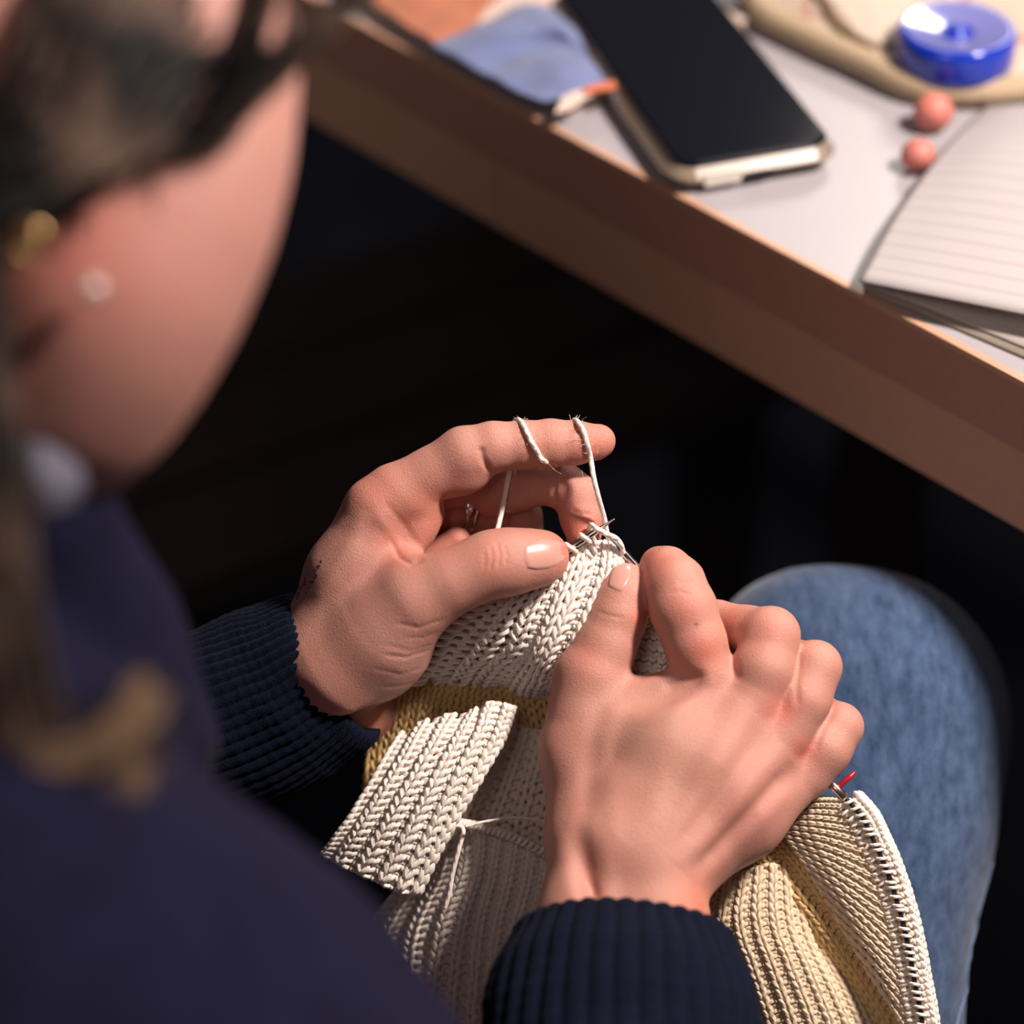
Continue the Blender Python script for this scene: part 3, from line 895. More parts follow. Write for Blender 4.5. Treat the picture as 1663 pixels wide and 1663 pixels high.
# ---- earrings
GOLD = plain('gold', (0.85, 0.55, 0.25), rough=0.2, metal=1.0)
PEARL = plain('pearl', (0.50, 0.40, 0.37), rough=0.15, coat=1.0)
def sphere(c, r, n=14, sc=(1, 1, 1)):
    v = []; f = []
    for i in range(n + 1):
        th = math.pi * i / n
        for j in range(2 * n):
            a = math.pi * j / n
            v.append((c[0] + r * sc[0] * math.sin(th) * math.cos(a), c[1] + r * sc[1] * math.sin(th) * math.sin(a), c[2] + r * sc[2] * math.cos(th)))
    m = 2 * n
    for i in range(n):
        for j in range(m):
            f.append((i * m + j, (i + 1) * m + j, (i + 1) * m + (j + 1) % m, i * m + (j + 1) % m))
    return np.array(v), f
BH_ = BVHTree.FromPolygons([tuple(v) for v in HDv], [tuple(int(i) for i in f) for f in HDF])
c_ = hit(BH_, 46, 392)[0] * 0.98
v_, f_, u_ = tube([c_ + np.array((18 * math.cos(a), 18 * math.sin(a), 6 * math.sin(a))) for a in np.linspace(0, 2 * math.pi, 28, endpoint=False)], 5, 8, closed=True)
tag(make('hoop_earring', to_world(v_), f_, GOLD), "small gold hoop earring in the person's right ear", 'earring')
c_ = hit(BH_, 150, 470)[0] * 0.992
v_, f_ = sphere(c_, 14)
tag(make('pearl_earring', to_world(v_), f_, PEARL), "pale pearl drop hanging below the person's right ear beside the jaw", 'earring')

# ---- shirt collar showing at the neck
def patch(ctrl, nu, nv):
    """smooth surface through a grid of control points"""
    C_ = np.array(ctrl, dtype=float)
    rows = np.array([catmull(r, nu) for r in C_])
    return np.array([catmull(rows[:, i], nv) for i in range(nu)]).transpose(1, 0, 2)
def sheet(P, thick):
    nv, nu = P.shape[:2]
    du = np.gradient(P, axis=1); dv = np.gradient(P, axis=0)
    n = np.cross(du, dv); n /= np.linalg.norm(n, axis=2)[:, :, None] + 1e-9
    V = np.vstack((P.reshape(-1, 3), (P - n * thick).reshape(-1, 3))); m = nu * nv
    f = [(i * nu + j, i * nu + j + 1, (i + 1) * nu + j + 1, (i + 1) * nu + j) for i in range(nv - 1) for j in range(nu - 1)]
    f2 = [tuple(m + q for q in reversed(a)) for a in f]
    e = []
    for j in range(nu - 1):
        e += [(j, m + j, m + j + 1, j + 1), ((nv - 1) * nu + j + 1, m + (nv - 1) * nu + j + 1, m + (nv - 1) * nu + j, (nv - 1) * nu + j)]
    for i in range(nv - 1):
        e += [((i + 1) * nu, m + (i + 1) * nu, m + i * nu, i * nu), (i * nu + nu - 1, m + i * nu + nu - 1, m + (i + 1) * nu + nu - 1, (i + 1) * nu + nu - 1)]
    return V, f + f2 + e
COLL = plain('collar_cloth', (0.075, 0.07, 0.10), rough=0.8)
P_ = patch([[U(10, 735, -1220), U(60, 722, -1240), U(122, 760, -1200)], [U(0, 780, -1240), U(65, 775, -1275), U(130, 790, -1220)], [U(10, 830, -1230), U(70, 835, -1260), U(112, 818, -1210)]], 12, 10)
v_, f_ = sheet(P_, 8)
make('shirt_collar', to_world(v_), f_, COLL, person)
# ------------------------------------------------------------------ knitting
def yarn_mat(name, c1, c2, twist=2600):
    m, nt, b = new_mat(name)
    L = nt.links
    uv = nt.nodes.new('ShaderNodeUVMap'); uv.uv_map = 'uv'
    sp = nt.nodes.new('ShaderNodeSeparateXYZ'); L.new(uv.outputs[0], sp.inputs[0])
    a = nt.nodes.new('ShaderNodeMath'); a.operation = 'MULTIPLY'; a.inputs[1].default_value = 0.022
    L.new(sp.outputs[0], a.inputs[0])
    c = nt.nodes.new('ShaderNodeMath'); c.operation = 'ADD'; L.new(a.outputs[0], c.inputs[0]); L.new(sp.outputs[1], c.inputs[1])
    e = nt.nodes.new('ShaderNodeMath'); e.operation = 'MULTIPLY'; e.inputs[1].default_value = 2 * math.pi * 3; L.new(c.outputs[0], e.inputs[0])
    s = nt.nodes.new('ShaderNodeMath'); s.operation = 'SINE'; L.new(e.outputs[0], s.inputs[0])
    bp = nt.nodes.new('ShaderNodeBump'); bp.inputs['Strength'].default_value = 0.4; bp.inputs['Distance'].default_value = 0.0002
    L.new(s.outputs[0], bp.inputs['Height']); L.new(bp.outputs['Normal'], b.inputs['Normal'])
    tc = nt.nodes.new('ShaderNodeTexCoord')
    n = nt.nodes.new('ShaderNodeTexNoise'); n.inputs['Scale'].default_value = 300; n.inputs['Detail'].default_value = 3
    L.new(tc.outputs['Object'], n.inputs['Vector'])
    mx = nt.nodes.new('ShaderNodeMixRGB'); mx.inputs[1].default_value = (*c1, 1); mx.inputs[2].default_value = (*c2, 1)
    L.new(n.outputs['Fac'], mx.inputs[0]); L.new(mx.outputs[0], b.inputs['Base Color'])
    b.inputs['Roughness'].default_value = 0.7; b.inputs['Specular IOR Level'].default_value = 0.3
    b.inputs['Sheen Weight'].default_value = 0.15
    return m
CREAM = yarn_mat('cream_yarn', (0.84, 0.75, 0.66), (0.92, 0.84, 0.76))
CREAM_GLOW = yarn_mat('straw_yarn', (0.66, 0.44, 0.17), (0.74, 0.53, 0.25))  # cream wool too; light glowing through the folds painted as yellower yarn
CREAM_SHADE = yarn_mat('ecru_yarn', (0.68, 0.54, 0.37), (0.76, 0.62, 0.45))  # same cream wool, warm shade under the wrist mixed into its colour
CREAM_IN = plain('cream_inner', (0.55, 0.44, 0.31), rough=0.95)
CREAM_GLOW_IN = plain('cream_glow_inner', (0.50, 0.34, 0.13), rough=0.95)  # backing given the same painted glow

KN = {}
def bilin(P, u, v):
    nv, nu = P.shape[:2]
    x = np.clip(u, 0, 1) * (nu - 1); y = np.clip(v, 0, 1) * (nv - 1)
    i = np.minimum(x.astype(int), nu - 2); j = np.minimum(y.astype(int), nv - 2)
    fx = (x - i)[..., None]; fy = (y - j)[..., None]
    return (P[j, i] * (1 - fx) + P[j, i + 1] * fx) * (1 - fy) + (P[j + 1, i] * (1 - fx) + P[j + 1, i + 1] * fx) * fy

def knit(ctrl, cols, rows, key, mat, yr=4.3, purl=lambda c: c % 2 == 1, depth=6.0, fade=None, backing=True, sps=12, ring=5, ribdepth=7.0):
    """knitted panel: ctrl grid rows run along v (down the columns of stitches), each row across u"""
    P = patch(ctrl, 60, 60)
    du = np.gradient(P, axis=1); dv = np.gradient(P, axis=0)
    Nn = np.cross(dv, du); Nn /= np.linalg.norm(Nn, axis=2)[:, :, None] + 1e-9
    if np.mean((Nn * P).sum(2)) > 0: Nn = -Nn      # towards the viewer side
    mb = KN.setdefault((key, mat.name), MB())
    n = cols * sps + 1
    t = np.linspace(0, cols, n)
    ci = np.minimum(t.astype(int), cols - 1); ph = (t - ci) * 2 * np.pi
    pu = np.array([1.0 if purl(c) else 0.0 for c in range(cols)])
    # smooth rib profile
    x_c = np.arange(cols) + 0.0
    ribz = np.interp(t, x_c, np.where(pu > 0, -1.0, 0.6)) * ribdepth if cols > 1 else np.zeros(n)
    sgn = np.where(pu[np.clip((t + 0.5).astype(int), 0, cols - 1)] > 0, -1.0, 1.0)
    for r in range(rows):
        jit = RNG.normal(0, 0.03, n // sps + 2)
        jx = np.interp(t, np.arange(len(jit)), jit)
        x = t + 0.235 * np.sin(2 * ph) * -1 * -1 + jx
        y = r + 0.5 + 0.84 * np.cos(ph) * -1 + jx
        z = -depth * 0.62 * np.cos(2 * ph) * sgn + ribz
        u = x / cols; v = y / rows
        p = bilin(P, u, v) + bilin(Nn, u, v) * z[:, None]
        # continue past the edges
        vv, ff, uvv = tube(p, yr * (1 + RNG.normal(0, 0.03)), ring, cap=True, up=np.mean(bilin(Nn, u, v), axis=0))
        mb.add(vv, ff, uvv)
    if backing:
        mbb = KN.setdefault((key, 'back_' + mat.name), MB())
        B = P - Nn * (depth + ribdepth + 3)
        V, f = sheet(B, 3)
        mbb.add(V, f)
    return P, Nn

knit_thing = thing('knitting', 'cream ribbed hand-knitted fabric in progress, draped from the needles over the lap', 'knitting', tuple(W(850, 1400, 150)))

# panel between the hands, hanging from the left needle
PA, NA = knit([
    [U(845, 905, 24), U(905, 895, 14), U(950, 888, 6), U(990, 880, 8), U(1020, 905, 20)],
    [U(800, 955, 22), U(880, 945, -4), U(930, 940, -12), U(985, 935, -6), U(1025, 950, 20)],
    [U(752, 985, 24), U(850, 1000, -6), U(905, 1005, -22), U(960, 1000, -18), U(1020, 1010, 25)],
    [U(696, 1020, 40), U(828, 1050, 10), U(880, 1062, -8), U(930, 1060, -4), U(990, 1080, 30)],
    [U(680, 1070, 60), U(790, 1085, 50), U(860, 1105, 40), U(915, 1110, 40), U(960, 1120, 70)],
    [U(650, 1110, 90), U(770, 1110, 100), U(850, 1125, 95), U(905, 1135, 95), U(950, 1150, 110)],
], 11, 18, 'main', CREAM, yr=4.7, purl=lambda c: c in (1, 4, 7), depth=6, ribdepth=5)
# shaded part seen between right thumb and index: purl side
knit([
    [U(1010, 930, 40), U(1060, 950, 40), U(1110, 960, 50)],
    [U(1000, 1020, 50), U(1055, 1030, 46), U(1110, 1040, 60)],
    [U(985, 1110, 60), U(1050, 1120, 56), U(1115, 1130, 70)],
    [U(960, 1180, 70), U(1030, 1190, 66), U(1100, 1190, 80)],
], 8, 15, 'main', CREAM, yr=4.2, purl=lambda c: True, depth=7, ribdepth=3)
# folds running back under the hand, warm glow painted into the yarn colour
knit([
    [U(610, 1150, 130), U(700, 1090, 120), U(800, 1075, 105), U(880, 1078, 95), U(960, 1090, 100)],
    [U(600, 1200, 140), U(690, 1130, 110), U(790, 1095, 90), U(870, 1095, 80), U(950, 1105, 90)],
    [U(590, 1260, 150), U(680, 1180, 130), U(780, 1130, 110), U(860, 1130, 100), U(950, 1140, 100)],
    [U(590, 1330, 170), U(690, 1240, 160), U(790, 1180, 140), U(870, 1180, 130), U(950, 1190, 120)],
], 18, 10, 'fold', CREAM_GLOW, yr=4.4, purl=lambda c: False, depth=5, ribdepth=2)
# the bright ribbed panel
knit([
    [U(650, 1195, 80), U(705, 1168, 62), U(765, 1158, 50), U(800, 1142, 40), U(838, 1150, 48)],
    [U(620, 1240, 55), U(680, 1215, 36), U(735, 1205, 26), U(780, 1195, 24), U(815, 1205, 40)],
    [U(585, 1300, 45), U(640, 1280, 22), U(695, 1275, 12), U(742, 1270, 14), U(770, 1280, 32)],
    [U(550, 1350, 50), U(600, 1345, 26), U(655, 1350, 16), U(700, 1355, 20), U(722, 1362, 36)],
    [U(522, 1385, 68), U(562, 1408, 44), U(610, 1430, 34), U(650, 1448, 36), U(680, 1450, 52)],
], 11, 21, 'bright', CREAM, yr=4.9, depth=6.5, ribdepth=8)
# shaded panel to the right of it
knit([
    [U(815, 1165, 105), U(850, 1160, 130), U(900, 1170, 140), U(960, 1180, 140)],
    [U(770, 1240, 100), U(820, 1245, 130), U(880, 1250, 140), U(950, 1260, 140)],
    [U(725, 1320, 97), U(785, 1335, 123), U(860, 1345, 133), U(940, 1350, 135)],
    [U(690, 1400, 105), U(760, 1410, 125), U(850, 1410, 135), U(940, 1420, 135)],
], 10, 16, 'shade', CREAM, yr=5.0, depth=5, ribdepth=5)
# lower panel under the cast-on edge
knit([
    [U(690, 1400, 190), U(745, 1345, 83), U(810, 1348, 79), U(880, 1378, 85), U(960, 1400, 105)],
    [U(620, 1480, 230), U(735, 1420, 85), U(800, 1420, 79), U(870, 1440, 85), U(960, 1460, 105)],
    [U(560, 1560, 240), U(700, 1500, 105), U(780, 1500, 95), U(850, 1520, 95), U(950, 1540, 105)],
    [U(560, 1580, 165), U(680, 1600, 135), U(770, 1600, 115), U(840, 1620, 105), U(940, 1640, 105)],
    [U(540, 1720, 205), U(660, 1720, 175), U(760, 1720, 155), U(840, 1720, 145), U(940, 1720, 145)],
], 20, 26, 'lower', CREAM, yr=5.0, depth=5, ribdepth=5)
# cast-on edge roll and yarn tail
mbe = KN.setdefault(('edge', CREAM.name), MB())
ce = catmull([U(718, 1352, 60), U(728, 1340, 56), U(750, 1338, 52), U(790, 1345, 50), U(835, 1360, 52), U(885, 1385, 60)], 160)
tt = np.linspace(0, 1, 160)
for k in range(2):
    w = np.stack((np.zeros(160), 5 * np.sin(tt * 90 + k * math.pi), 5 * np.cos(tt * 90 + k * math.pi)), 1)
    mbe.add(*tube(ce + w, 4.4, 6))
# right hand lower panel, hanging under the wrist
knit([
    [U(1130, 1440, 75), U(1200, 1420, 51), U(1260, 1405, 53), U(1310, 1440, 85), U(1330, 1480, 125)],
    [U(1120, 1520, 75), U(1190, 1500, 39), U(1265, 1500, 35), U(1330, 1530, 65), U(1365, 1560, 105)],
    [U(1140, 1600, 85), U(1215, 1580, 39), U(1295, 1580, 29), U(1370, 1610, 55), U(1415, 1640, 95)],
    [U(1180, 1680, 95), U(1245, 1670, 45), U(1330, 1670, 35), U(1405, 1690, 61), U(1450, 1710, 105)],
    [U(1200, 1760, 115), U(1270, 1760, 65), U(1350, 1760, 55), U(1430, 1770, 75), U(1480, 1780, 125)],
], 21, 24, 'right', CREAM_SHADE, yr=4.3, depth=5, ribdepth=4)
# fold behind, in the painted glow colour
knit([
    [U(1180, 1400, 90), U(1250, 1360, 66), U(1310, 1330, 60)],
    [U(1240, 1460, 80), U(1300, 1420, 52), U(1355, 1390, 50)],
    [U(1310, 1540, 74), U(1360, 1500, 44), U(1405, 1470, 46)],
    [U(1375, 1620, 76), U(1415, 1580, 46), U(1450, 1560, 50)],
    [U(1430, 1710, 82), U(1465, 1670, 60), U(1495, 1655, 62)],
], 9, 24, 'glow_fold', CREAM_GLOW, yr=4.2, depth=5, ribdepth=4, purl=lambda c: c % 3 == 1)
# fan gathered towards the cable
cable_px = [(1374, 1297), (1399, 1325), (1414, 1355), (1432, 1394), (1450, 1443), (1465, 1494), (1477, 1548), (1486, 1599), (1495, 1644), (1502, 1700), (1506, 1780)]
cab = catmull([U(x, y, -6) for x, y in cable_px], 240)
hub = [U(1285, 1305, 30), U(1276, 1320, 32), U(1270, 1334, 34), U(1272, 1348, 35), U(1280, 1364, 36), U(1292, 1382, 36), U(1308, 1406, 36), U(1330, 1440, 36), U(1358, 1486, 36), U(1390, 1540, 38), U(1425, 1600, 40)]
edge = [U(x + 6, y, 2) for x, y in cable_px]
rows_ = []
for a, b in zip(hub, edge):
    m1 = a * 0.62 + b * 0.38 + np.array((0, 6, 10)); m2 = a * 0.3 + b * 0.7 + np.array((0, 4, 8))
    rows_.append([a, m1, m2, b])
rows_t = [[rows_[j][i] for j in range(len(rows_))] for i in range(4)]     # u along the cable, v towards it
knit(rows_t, 40, 12, 'fan', CREAM_SHADE, yr=3.0, depth=4, ribdepth=6)

for (key, mname), mb in KN.items():
    mb.v = [to_world(v) for v in mb.v]
    back = mname.startswith('back_')
    mt = {'ecru_yarn': CREAM_SHADE, 'back_ecru_yarn': CREAM_IN, 'cream_yarn': CREAM, 'straw_yarn': CREAM_GLOW, 'back_cream_yarn': CREAM_IN, 'back_straw_yarn': CREAM_GLOW_IN}[mname]  # all cream wool: straw is the painted glow, ecru the painted shade
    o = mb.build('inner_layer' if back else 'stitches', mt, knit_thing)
    o['kind'] = 'stuff'

# stitches sitting on the cable, one by one
def loop_on(c, tdir, ndir, side, R, yr):
    """yarn loop round a rod at c: tdir rod direction, ndir towards the viewer, side the fabric side"""
    pts = []
    for a in np.linspace(-0.65, 1.15, 14) * math.pi:
        pts.append(c + R * (math.cos(a) * ndir + math.sin(a) * -side) + tdir * 0.9 * R * 0.35 * a)
    pts = [c + side * R * 3.2 + ndir * -2] + pts + [c + side * R * 3.4 + tdir * R]
    return tube(catmull(pts, 30), yr, 6)
s_len = np.concatenate(([0], np.cumsum(np.linalg.norm(np.diff(cab, axis=0), axis=1))))
nst = 37
loop_obs = []
for i in range(nst):
    s = 8 + (s_len[-1] - 20) * (i + RNG.normal(0, 0.13)) / nst
    j = min(np.searchsorted(s_len, s), 238)
    c = cab[j]; td = cab[j + 1] - cab[j]; td /= np.linalg.norm(td)
    nd = -c / np.linalg.norm(c); sd = np.cross(nd, td); sd /= np.linalg.norm(sd)
    v_, f_, u_ = loop_on(c, td, nd, sd, 7.0, 2.9)
    # which side the fabric is on: towards the hub (left)
    if sd[0] > 0: v_, f_, u_ = loop_on(c, td, nd, -sd, 7.0, 2.9)
    loop_obs.append(make('stitch', to_world(v_), f_, CREAM, knit_thing, uv=u_))
# bumps of the far side of the fabric showing beyond the cable
mb = MB()
for k in range(3):
    t_s = np.linspace(0, 1, 700)
    idx = (t_s * 238).astype(int)
    base = cab[idx] + np.array((15 + 4.5 * k, 3, -10 - 6 * k))
    w = np.stack((4.5 * np.sin(t_s * 260 + k * 2.1), 5.5 * np.cos(t_s * 260 + k * 2.1), 4 * np.sin(t_s * 520)), 1)
    mb.add(*tube(base + w, 4.2, 5))
mb.v = [to_world(v) for v in mb.v]
o = mb.build('edge_stitches', CREAM, knit_thing); o['kind'] = 'stuff'

# yarn tail
pts = catmull([U(728, 1341, 39), U(752, 1346, 33), U(745, 1380, 29), U(735, 1420, 31), U(730, 1450, 33), U(722, 1476, 37)], 50)
make('yarn_tail', to_world(tube(pts, 4, 6)[0]), tube(pts, 4, 6)[1], CREAM, knit_thing, uv=tube(pts, 4, 6)[2])
pts = catmull([U(755, 1343, 10), U(790, 1334, 14), U(840, 1328, 20), U(900, 1336, 30)], 40)
v_, f_, u_ = tube(pts, 2.6, 6); make('yarn_tail', to_world(v_), f_, CREAM, knit_thing, uv=u_)

# ---- circular needles
STEEL = plain('steel', (0.62, 0.60, 0.60), rough=0.16, metal=1.0)
BLACK = plain('black_cable', (0.008, 0.009, 0.014), rough=0.4)
COPPER = plain('copper', (0.80, 0.58, 0.50), rough=0.25, metal=1.0)
ndl = thing('circular_needle', 'steel circular knitting needle with a black cable, its two tips meeting between the thumbs', 'needle', tuple(W(1000, 880, 0)))
def rod(a, b, r, tip0, n=24):
    a = np.array(a); b = np.array(b)
    t = np.linspace(0, 1, n) ** 1.6
    L = np.linalg.norm(b - a)
    rr = r * np.clip((t * L / tip0), 0, 1) ** 0.7
    rr = np.maximum(rr, r * 0.22)
    return tube(a + (b - a) * t[:, None], rr, 16)
v_, f_, u_ = rod(U(998, 843, -22), U(880, 921, 8), 6.0, 46); make('needle_tip', to_world(v_), f_, STEEL, ndl)
v_, f_, u_ = rod(U(975, 855, 2), U(1345, 1268, 25), 6.4, 50, 40); make('needle_tip', to_world(v_), f_, STEEL, ndl)
v_, f_, u_ = tube([U(1335, 1257, 20), U(1352, 1275, 8), U(1373, 1296, -4)], [7.5, 7.5, 7.0], 14); make('connector', to_world(v_), f_, COPPER, ndl)
v_, f_, u_ = tube(cab, 4.0, 8); make('cable', to_world(v_), f_, BLACK, ndl)
v_, f_, u_ = tube(catmull([U(880, 921, 10), U(850, 945, 45), U(800, 1000, 90), U(780, 1100, 160)], 20), 4.0, 8); make('cable', to_world(v_), f_, BLACK, ndl)

# stitches on the left needle tip
nd_a, nd_b = U(998, 843, -22), U(880, 921, 8)
td = (nd_b - nd_a) / np.linalg.norm(nd_b - nd_a)
for q, R in ((0.60, 10), (0.40, 9.5), (0.50, 8.5)):
    if q == 0.50: continue
    c = nd_a + (nd_b - nd_a) * q
    nd = -c / np.linalg.norm(c); sd = np.cross(nd, td)
    if sd[1] > 0: sd = -sd
    v_, f_, u_ = loop_on(c, td, nd, sd, R, 4.4)
    make('stitch', to_world(v_), f_, CREAM, knit_thing, uv=u_)
pts = catmull([U(925, 912, 10), U(918, 894, 0), U(925, 876, -12), U(934, 890, -22), U(930, 905, -8)], 30)
# stitch being passed between the two tips
pts = catmull([U(985, 905, 14), U(966, 880, 8), U(958, 860, 4), U(960, 852, -12), U(968, 858, -26), U(984, 867, -24), U(1000, 874, -16), U(1009, 886, -10), U(1011, 900, 2), U(1000, 915, 12)], 60)
v_, f_, u_ = tube(pts, 4.4, 6); make('stitch', to_world(v_), f_, CREAM, knit_thing, uv=u_)

# ---- stitch marker
RED_ = plain('red_plastic', (0.45, 0.015, 0.02), rough=0.35)
v_, f_, u_ = tube(catmull([U(1356, 1284, 12), U(1368, 1272, 6), U(1379, 1263, 4), U(1388, 1254, 8)], 14), [3.5] * 3 + [4.5] * 8 + [3.5] * 3, 8)
tag(make('stitch_marker', to_world(v_), f_, RED_), 'small red plastic stitch marker beside the needle joint', 'marker')

# ---- working yarn over the left index finger
def surf(px, py, off):
    p, n = hit(BL, px, py)
    return p + n * off
yn = []
yo = 4.2
w1 = [U(806, 868, 34), U(818, 815, 50), U(828, 760, 40), U(834, 720, 44), U(834, 690, 30), U(840, 682, 6), U(846, 685, -22), surf(853, 700, yo), surf(862, 718, yo), surf(870, 732, yo), surf(880, 744, yo), U(893, 751, -10), U(905, 752, 20), U(915, 735, 46), U(925, 705, 44), U(930, 686, 24), U(935, 683, -2), U(941, 689, -24), surf(947, 705, yo), surf(952, 722, yo), surf(957, 740, yo), U(964, 775, -26), U(972, 808, -20), U(981, 840, 0), U(985, 862, 6), U(990, 880, 8), U(998, 900, 12)]
pts = catmull(w1, 260)
v_, f_, u_ = tube(pts, 4.4, 8)
yarn = make('working_yarn', to_world(v_), f_, CREAM, uv=u_)
tag(yarn, 'cream working yarn wrapped over the raised left index finger and down to the needle tips', 'yarn')
# fine fibres sticking out of it
fz = MB()
for _ in range(170):
    i = RNG.integers(5, 250)
    a = RNG.normal(0, 1, 3); a /= np.linalg.norm(a)
    b = RNG.normal(0, 1, 3); b /= np.linalg.norm(b)
    L_ = RNG.uniform(4, 12) if RNG.random() < 0.93 else RNG.uniform(20, 34)
    p0 = pts[i] + a * 3.5
    fz.add(*tube(catmull([p0, p0 + a * L_ * 0.5 + b * 1.5, p0 + a * L_ * 0.8 + b * L_ * 0.4], 6), 0.33, 3, cap=False))
fz.v = [to_world(v) for v in fz.v]
o = fz.build('fuzz', CREAM, yarn); o['kind'] = 'stuff'

# ---- ring
SILVER = plain('silver', (0.80, 0.72, 0.70), rough=0.15, metal=1.0)
ring_ = thing('ring', 'silver ring with a small oval stone on a finger in the shade of the palm', 'ring', tuple(W(762, 815, 130)))
rc = U(762, 826, 122); rt = np.array((0.85, -0.15, -0.2)); rt /= np.linalg.norm(rt)
ra = np.cross(rt, (0, 0, 1.0)); ra /= np.linalg.norm(ra); rbb = np.cross(rt, ra)
for off in (-7, 6):
    v_, f_, u_ = tube([rc + rt * off + 37.5 * (math.cos(a) * ra + math.sin(a) * rbb) for a in np.linspace(0, 2 * math.pi, 48, endpoint=False)], 3.0, 8, closed=True)
    make('band', to_world(v_), f_, SILVER, ring_)
sc_ = rc + 44 * (rbb if rbb[2] > 0 else -rbb) * 0.8 + np.array((-8, 6, 6))
v_, f_ = sphere(sc_, 15, 10, (0.62, 1.1, 0.4))
make('stone', to_world(v_), f_, plain('stone', (0.75, 0.62, 0.60), rough=0.12, metal=0.8), ring_)
# ------------------------------------------------------------------ table and things on it
E1 = T(560, 20); E2 = T(1663, 612)
ex = E2 - E1; ex[2] = 0; ex /= np.linalg.norm(ex)          # along the front edge, towards the right
ez = np.array((0, 0, 1.0)); ey = np.cross(ez, ex)          # away from the sitter
WOOD = plain('apron_wood', (0.20, 0.105, 0.066), rough=0.55, noise=0.10, nscale=40)
def wood_mat(name, c1, c2, rough=0.5):
    m, nt, b = new_mat(name); L = nt.links
    tc = nt.nodes.new('ShaderNodeTexCoord'); mp = nt.nodes.new('ShaderNodeMapping'); mp.inputs['Scale'].default_value = (3, 60, 60)
    n = nt.nodes.new('ShaderNodeTexNoise'); n.inputs['Scale'].default_value = 4; n.inputs['Detail'].default_value = 6
    mx = nt.nodes.new('ShaderNodeMixRGB'); mx.inputs[1].default_value = (*c1, 1); mx.inputs[2].default_value = (*c2, 1)
    L.new(tc.outputs['Object'], mp.inputs[0]); L.new(mp.outputs[0], n.inputs['Vector']); L.new(n.outputs['Fac'], mx.inputs[0]); L.new(mx.outputs[0], b.inputs['Base Color'])
    b.inputs['Roughness'].default_value = rough
    return m
TOPM = plain('white_laminate', (0.355, 0.335, 0.36), rough=0.38, spec=0.45)
BEECH = wood_mat('beech', (0.50, 0.29, 0.19), (0.57, 0.335, 0.22))
table = thing('table', 'white topped table with a brown wooden edge beside the knitter', 'table', tuple(E1 * (1, 1, 0)))
O = E1.copy(); O[2] = 0
def tb_box(name, mat, x0, x1, y0, y1, z0, z1, bev=0.0):
    v, f = box_frame(O, ex, ey, ez, x0, x1, y0, y1, z0, z1, bev)
    return make(name, v, f, mat, table, smooth=False)
X0, X1, YD = -0.75, 0.95, 0.85
tb_box('tabletop', TOPM, X0, X1, 0.0005, YD, TABLE_Z - 0.022, TABLE_Z)
tb_box('edge_lip', BEECH, X0, X1, -0.0028, 0.0005, TABLE_Z - 0.0025, TABLE_Z)
tb_box('edge_shade_band', wood_mat('edge_shade_brown', (0.40, 0.21, 0.15), (0.45, 0.24, 0.17)), X0, X1, -0.0025, 0.0005, TABLE_Z - 0.030, TABLE_Z - 0.0026)  # shadow band along the upper front, painted as darker wood
tb_box('apron', BEECH, X0 + 0.01, 0.10, 0.0005, 0.022, TABLE_Z - 0.068, TABLE_Z - 0.0225)
tb_box('apron', BEECH, 0.1006, X1 - 0.01, 0.0005, 0.022, TABLE_Z - 0.068, TABLE_Z - 0.0225)
tb_box('apron', BEECH, X0 + 0.01, X1 - 0.01, YD - 0.03, YD - 0.01, TABLE_Z - 0.068, TABLE_Z - 0.0225)
for a in (X0 + 0.02, X1 - 0.07):
    for b in (0.03, YD - 0.09):
        tb_box('leg', BEECH, a, a + 0.05, b, b + 0.05, 0.0, TABLE_Z - 0.0225)
tb_box('stretcher', wood_mat('dark_wood', (0.03, 0.016, 0.012), (0.045, 0.024, 0.018)), X0 + 0.07, X1 - 0.07, YD - 0.07, YD - 0.05, 0.22, 0.27)

def loc2(px, py, h=0.0):
    """table-plane point as (x,y) in the world"""
    return T(px, py, h)
def frame(a, b, h=0.0):
    """frame on the table from the point under pixel a towards pixel b"""
    A = T(*a, h); B = T(*b, h)
    x = B - A; L = np.linalg.norm(x); x /= L
    return A, x, np.cross(ez, x), L

# ---- phone in a clear case (height of its screen 11 mm above the table)
A, px_, py_, Lp = frame((1104, 268), (1354, 226), 0.014)
A = A - ez * 0.014
phone = thing('phone', 'black smartphone in a clear bumper case lying screen up near the table edge', 'phone', tuple(A))
wph = Lp; hph = 0.162
def smooth_box(name, mat, par, org, x, y, x0, x1, y0, y1, z0, z1, bev, lab=None):
    v, f = box_frame(org, x, y, ez, x0, x1, y0, y1, z0, z1, bev)
    o = make(name, v, f, mat, par, smooth=False)
    if lab: o['label'] = lab
    return o
CLEAR = plain('clear_case', (0.24, 0.185, 0.135), rough=0.2, spec=0.8, coat=0.7)
CHROME = plain('chrome', (0.28, 0.25, 0.23), rough=0.3, metal=1.0)
GLASS = plain('screen_glass', (0.004, 0.005, 0.009), rough=0.10, spec=0.45)
smooth_box('bumper', CLEAR, phone, A, px_, py_, -0.0040, wph + 0.0035, -0.0030, hph + 0.003, 0.0005, 0.0128, 0.011, 'clear yellowed bumper')
smooth_box('frame', CHROME, phone, A, px_, py_, -0.0008, wph + 0.0008, -0.0008, hph + 0.0008, 0.0015, 0.0134, 0.009)
smooth_box('screen', GLASS, phone, A, px_, py_, 0.0, wph, 0.0, hph, 0.011, 0.0140, 0.0085, 'black screen')
DARK = plain('port_dark', (0.01, 0.01, 0.01), rough=0.5)
smooth_box('port', DARK, phone, A, px_, py_, wph * 0.5 - 0.005, wph * 0.5 + 0.005, -0.0032, -0.0020, 0.004, 0.0072, 0.0)
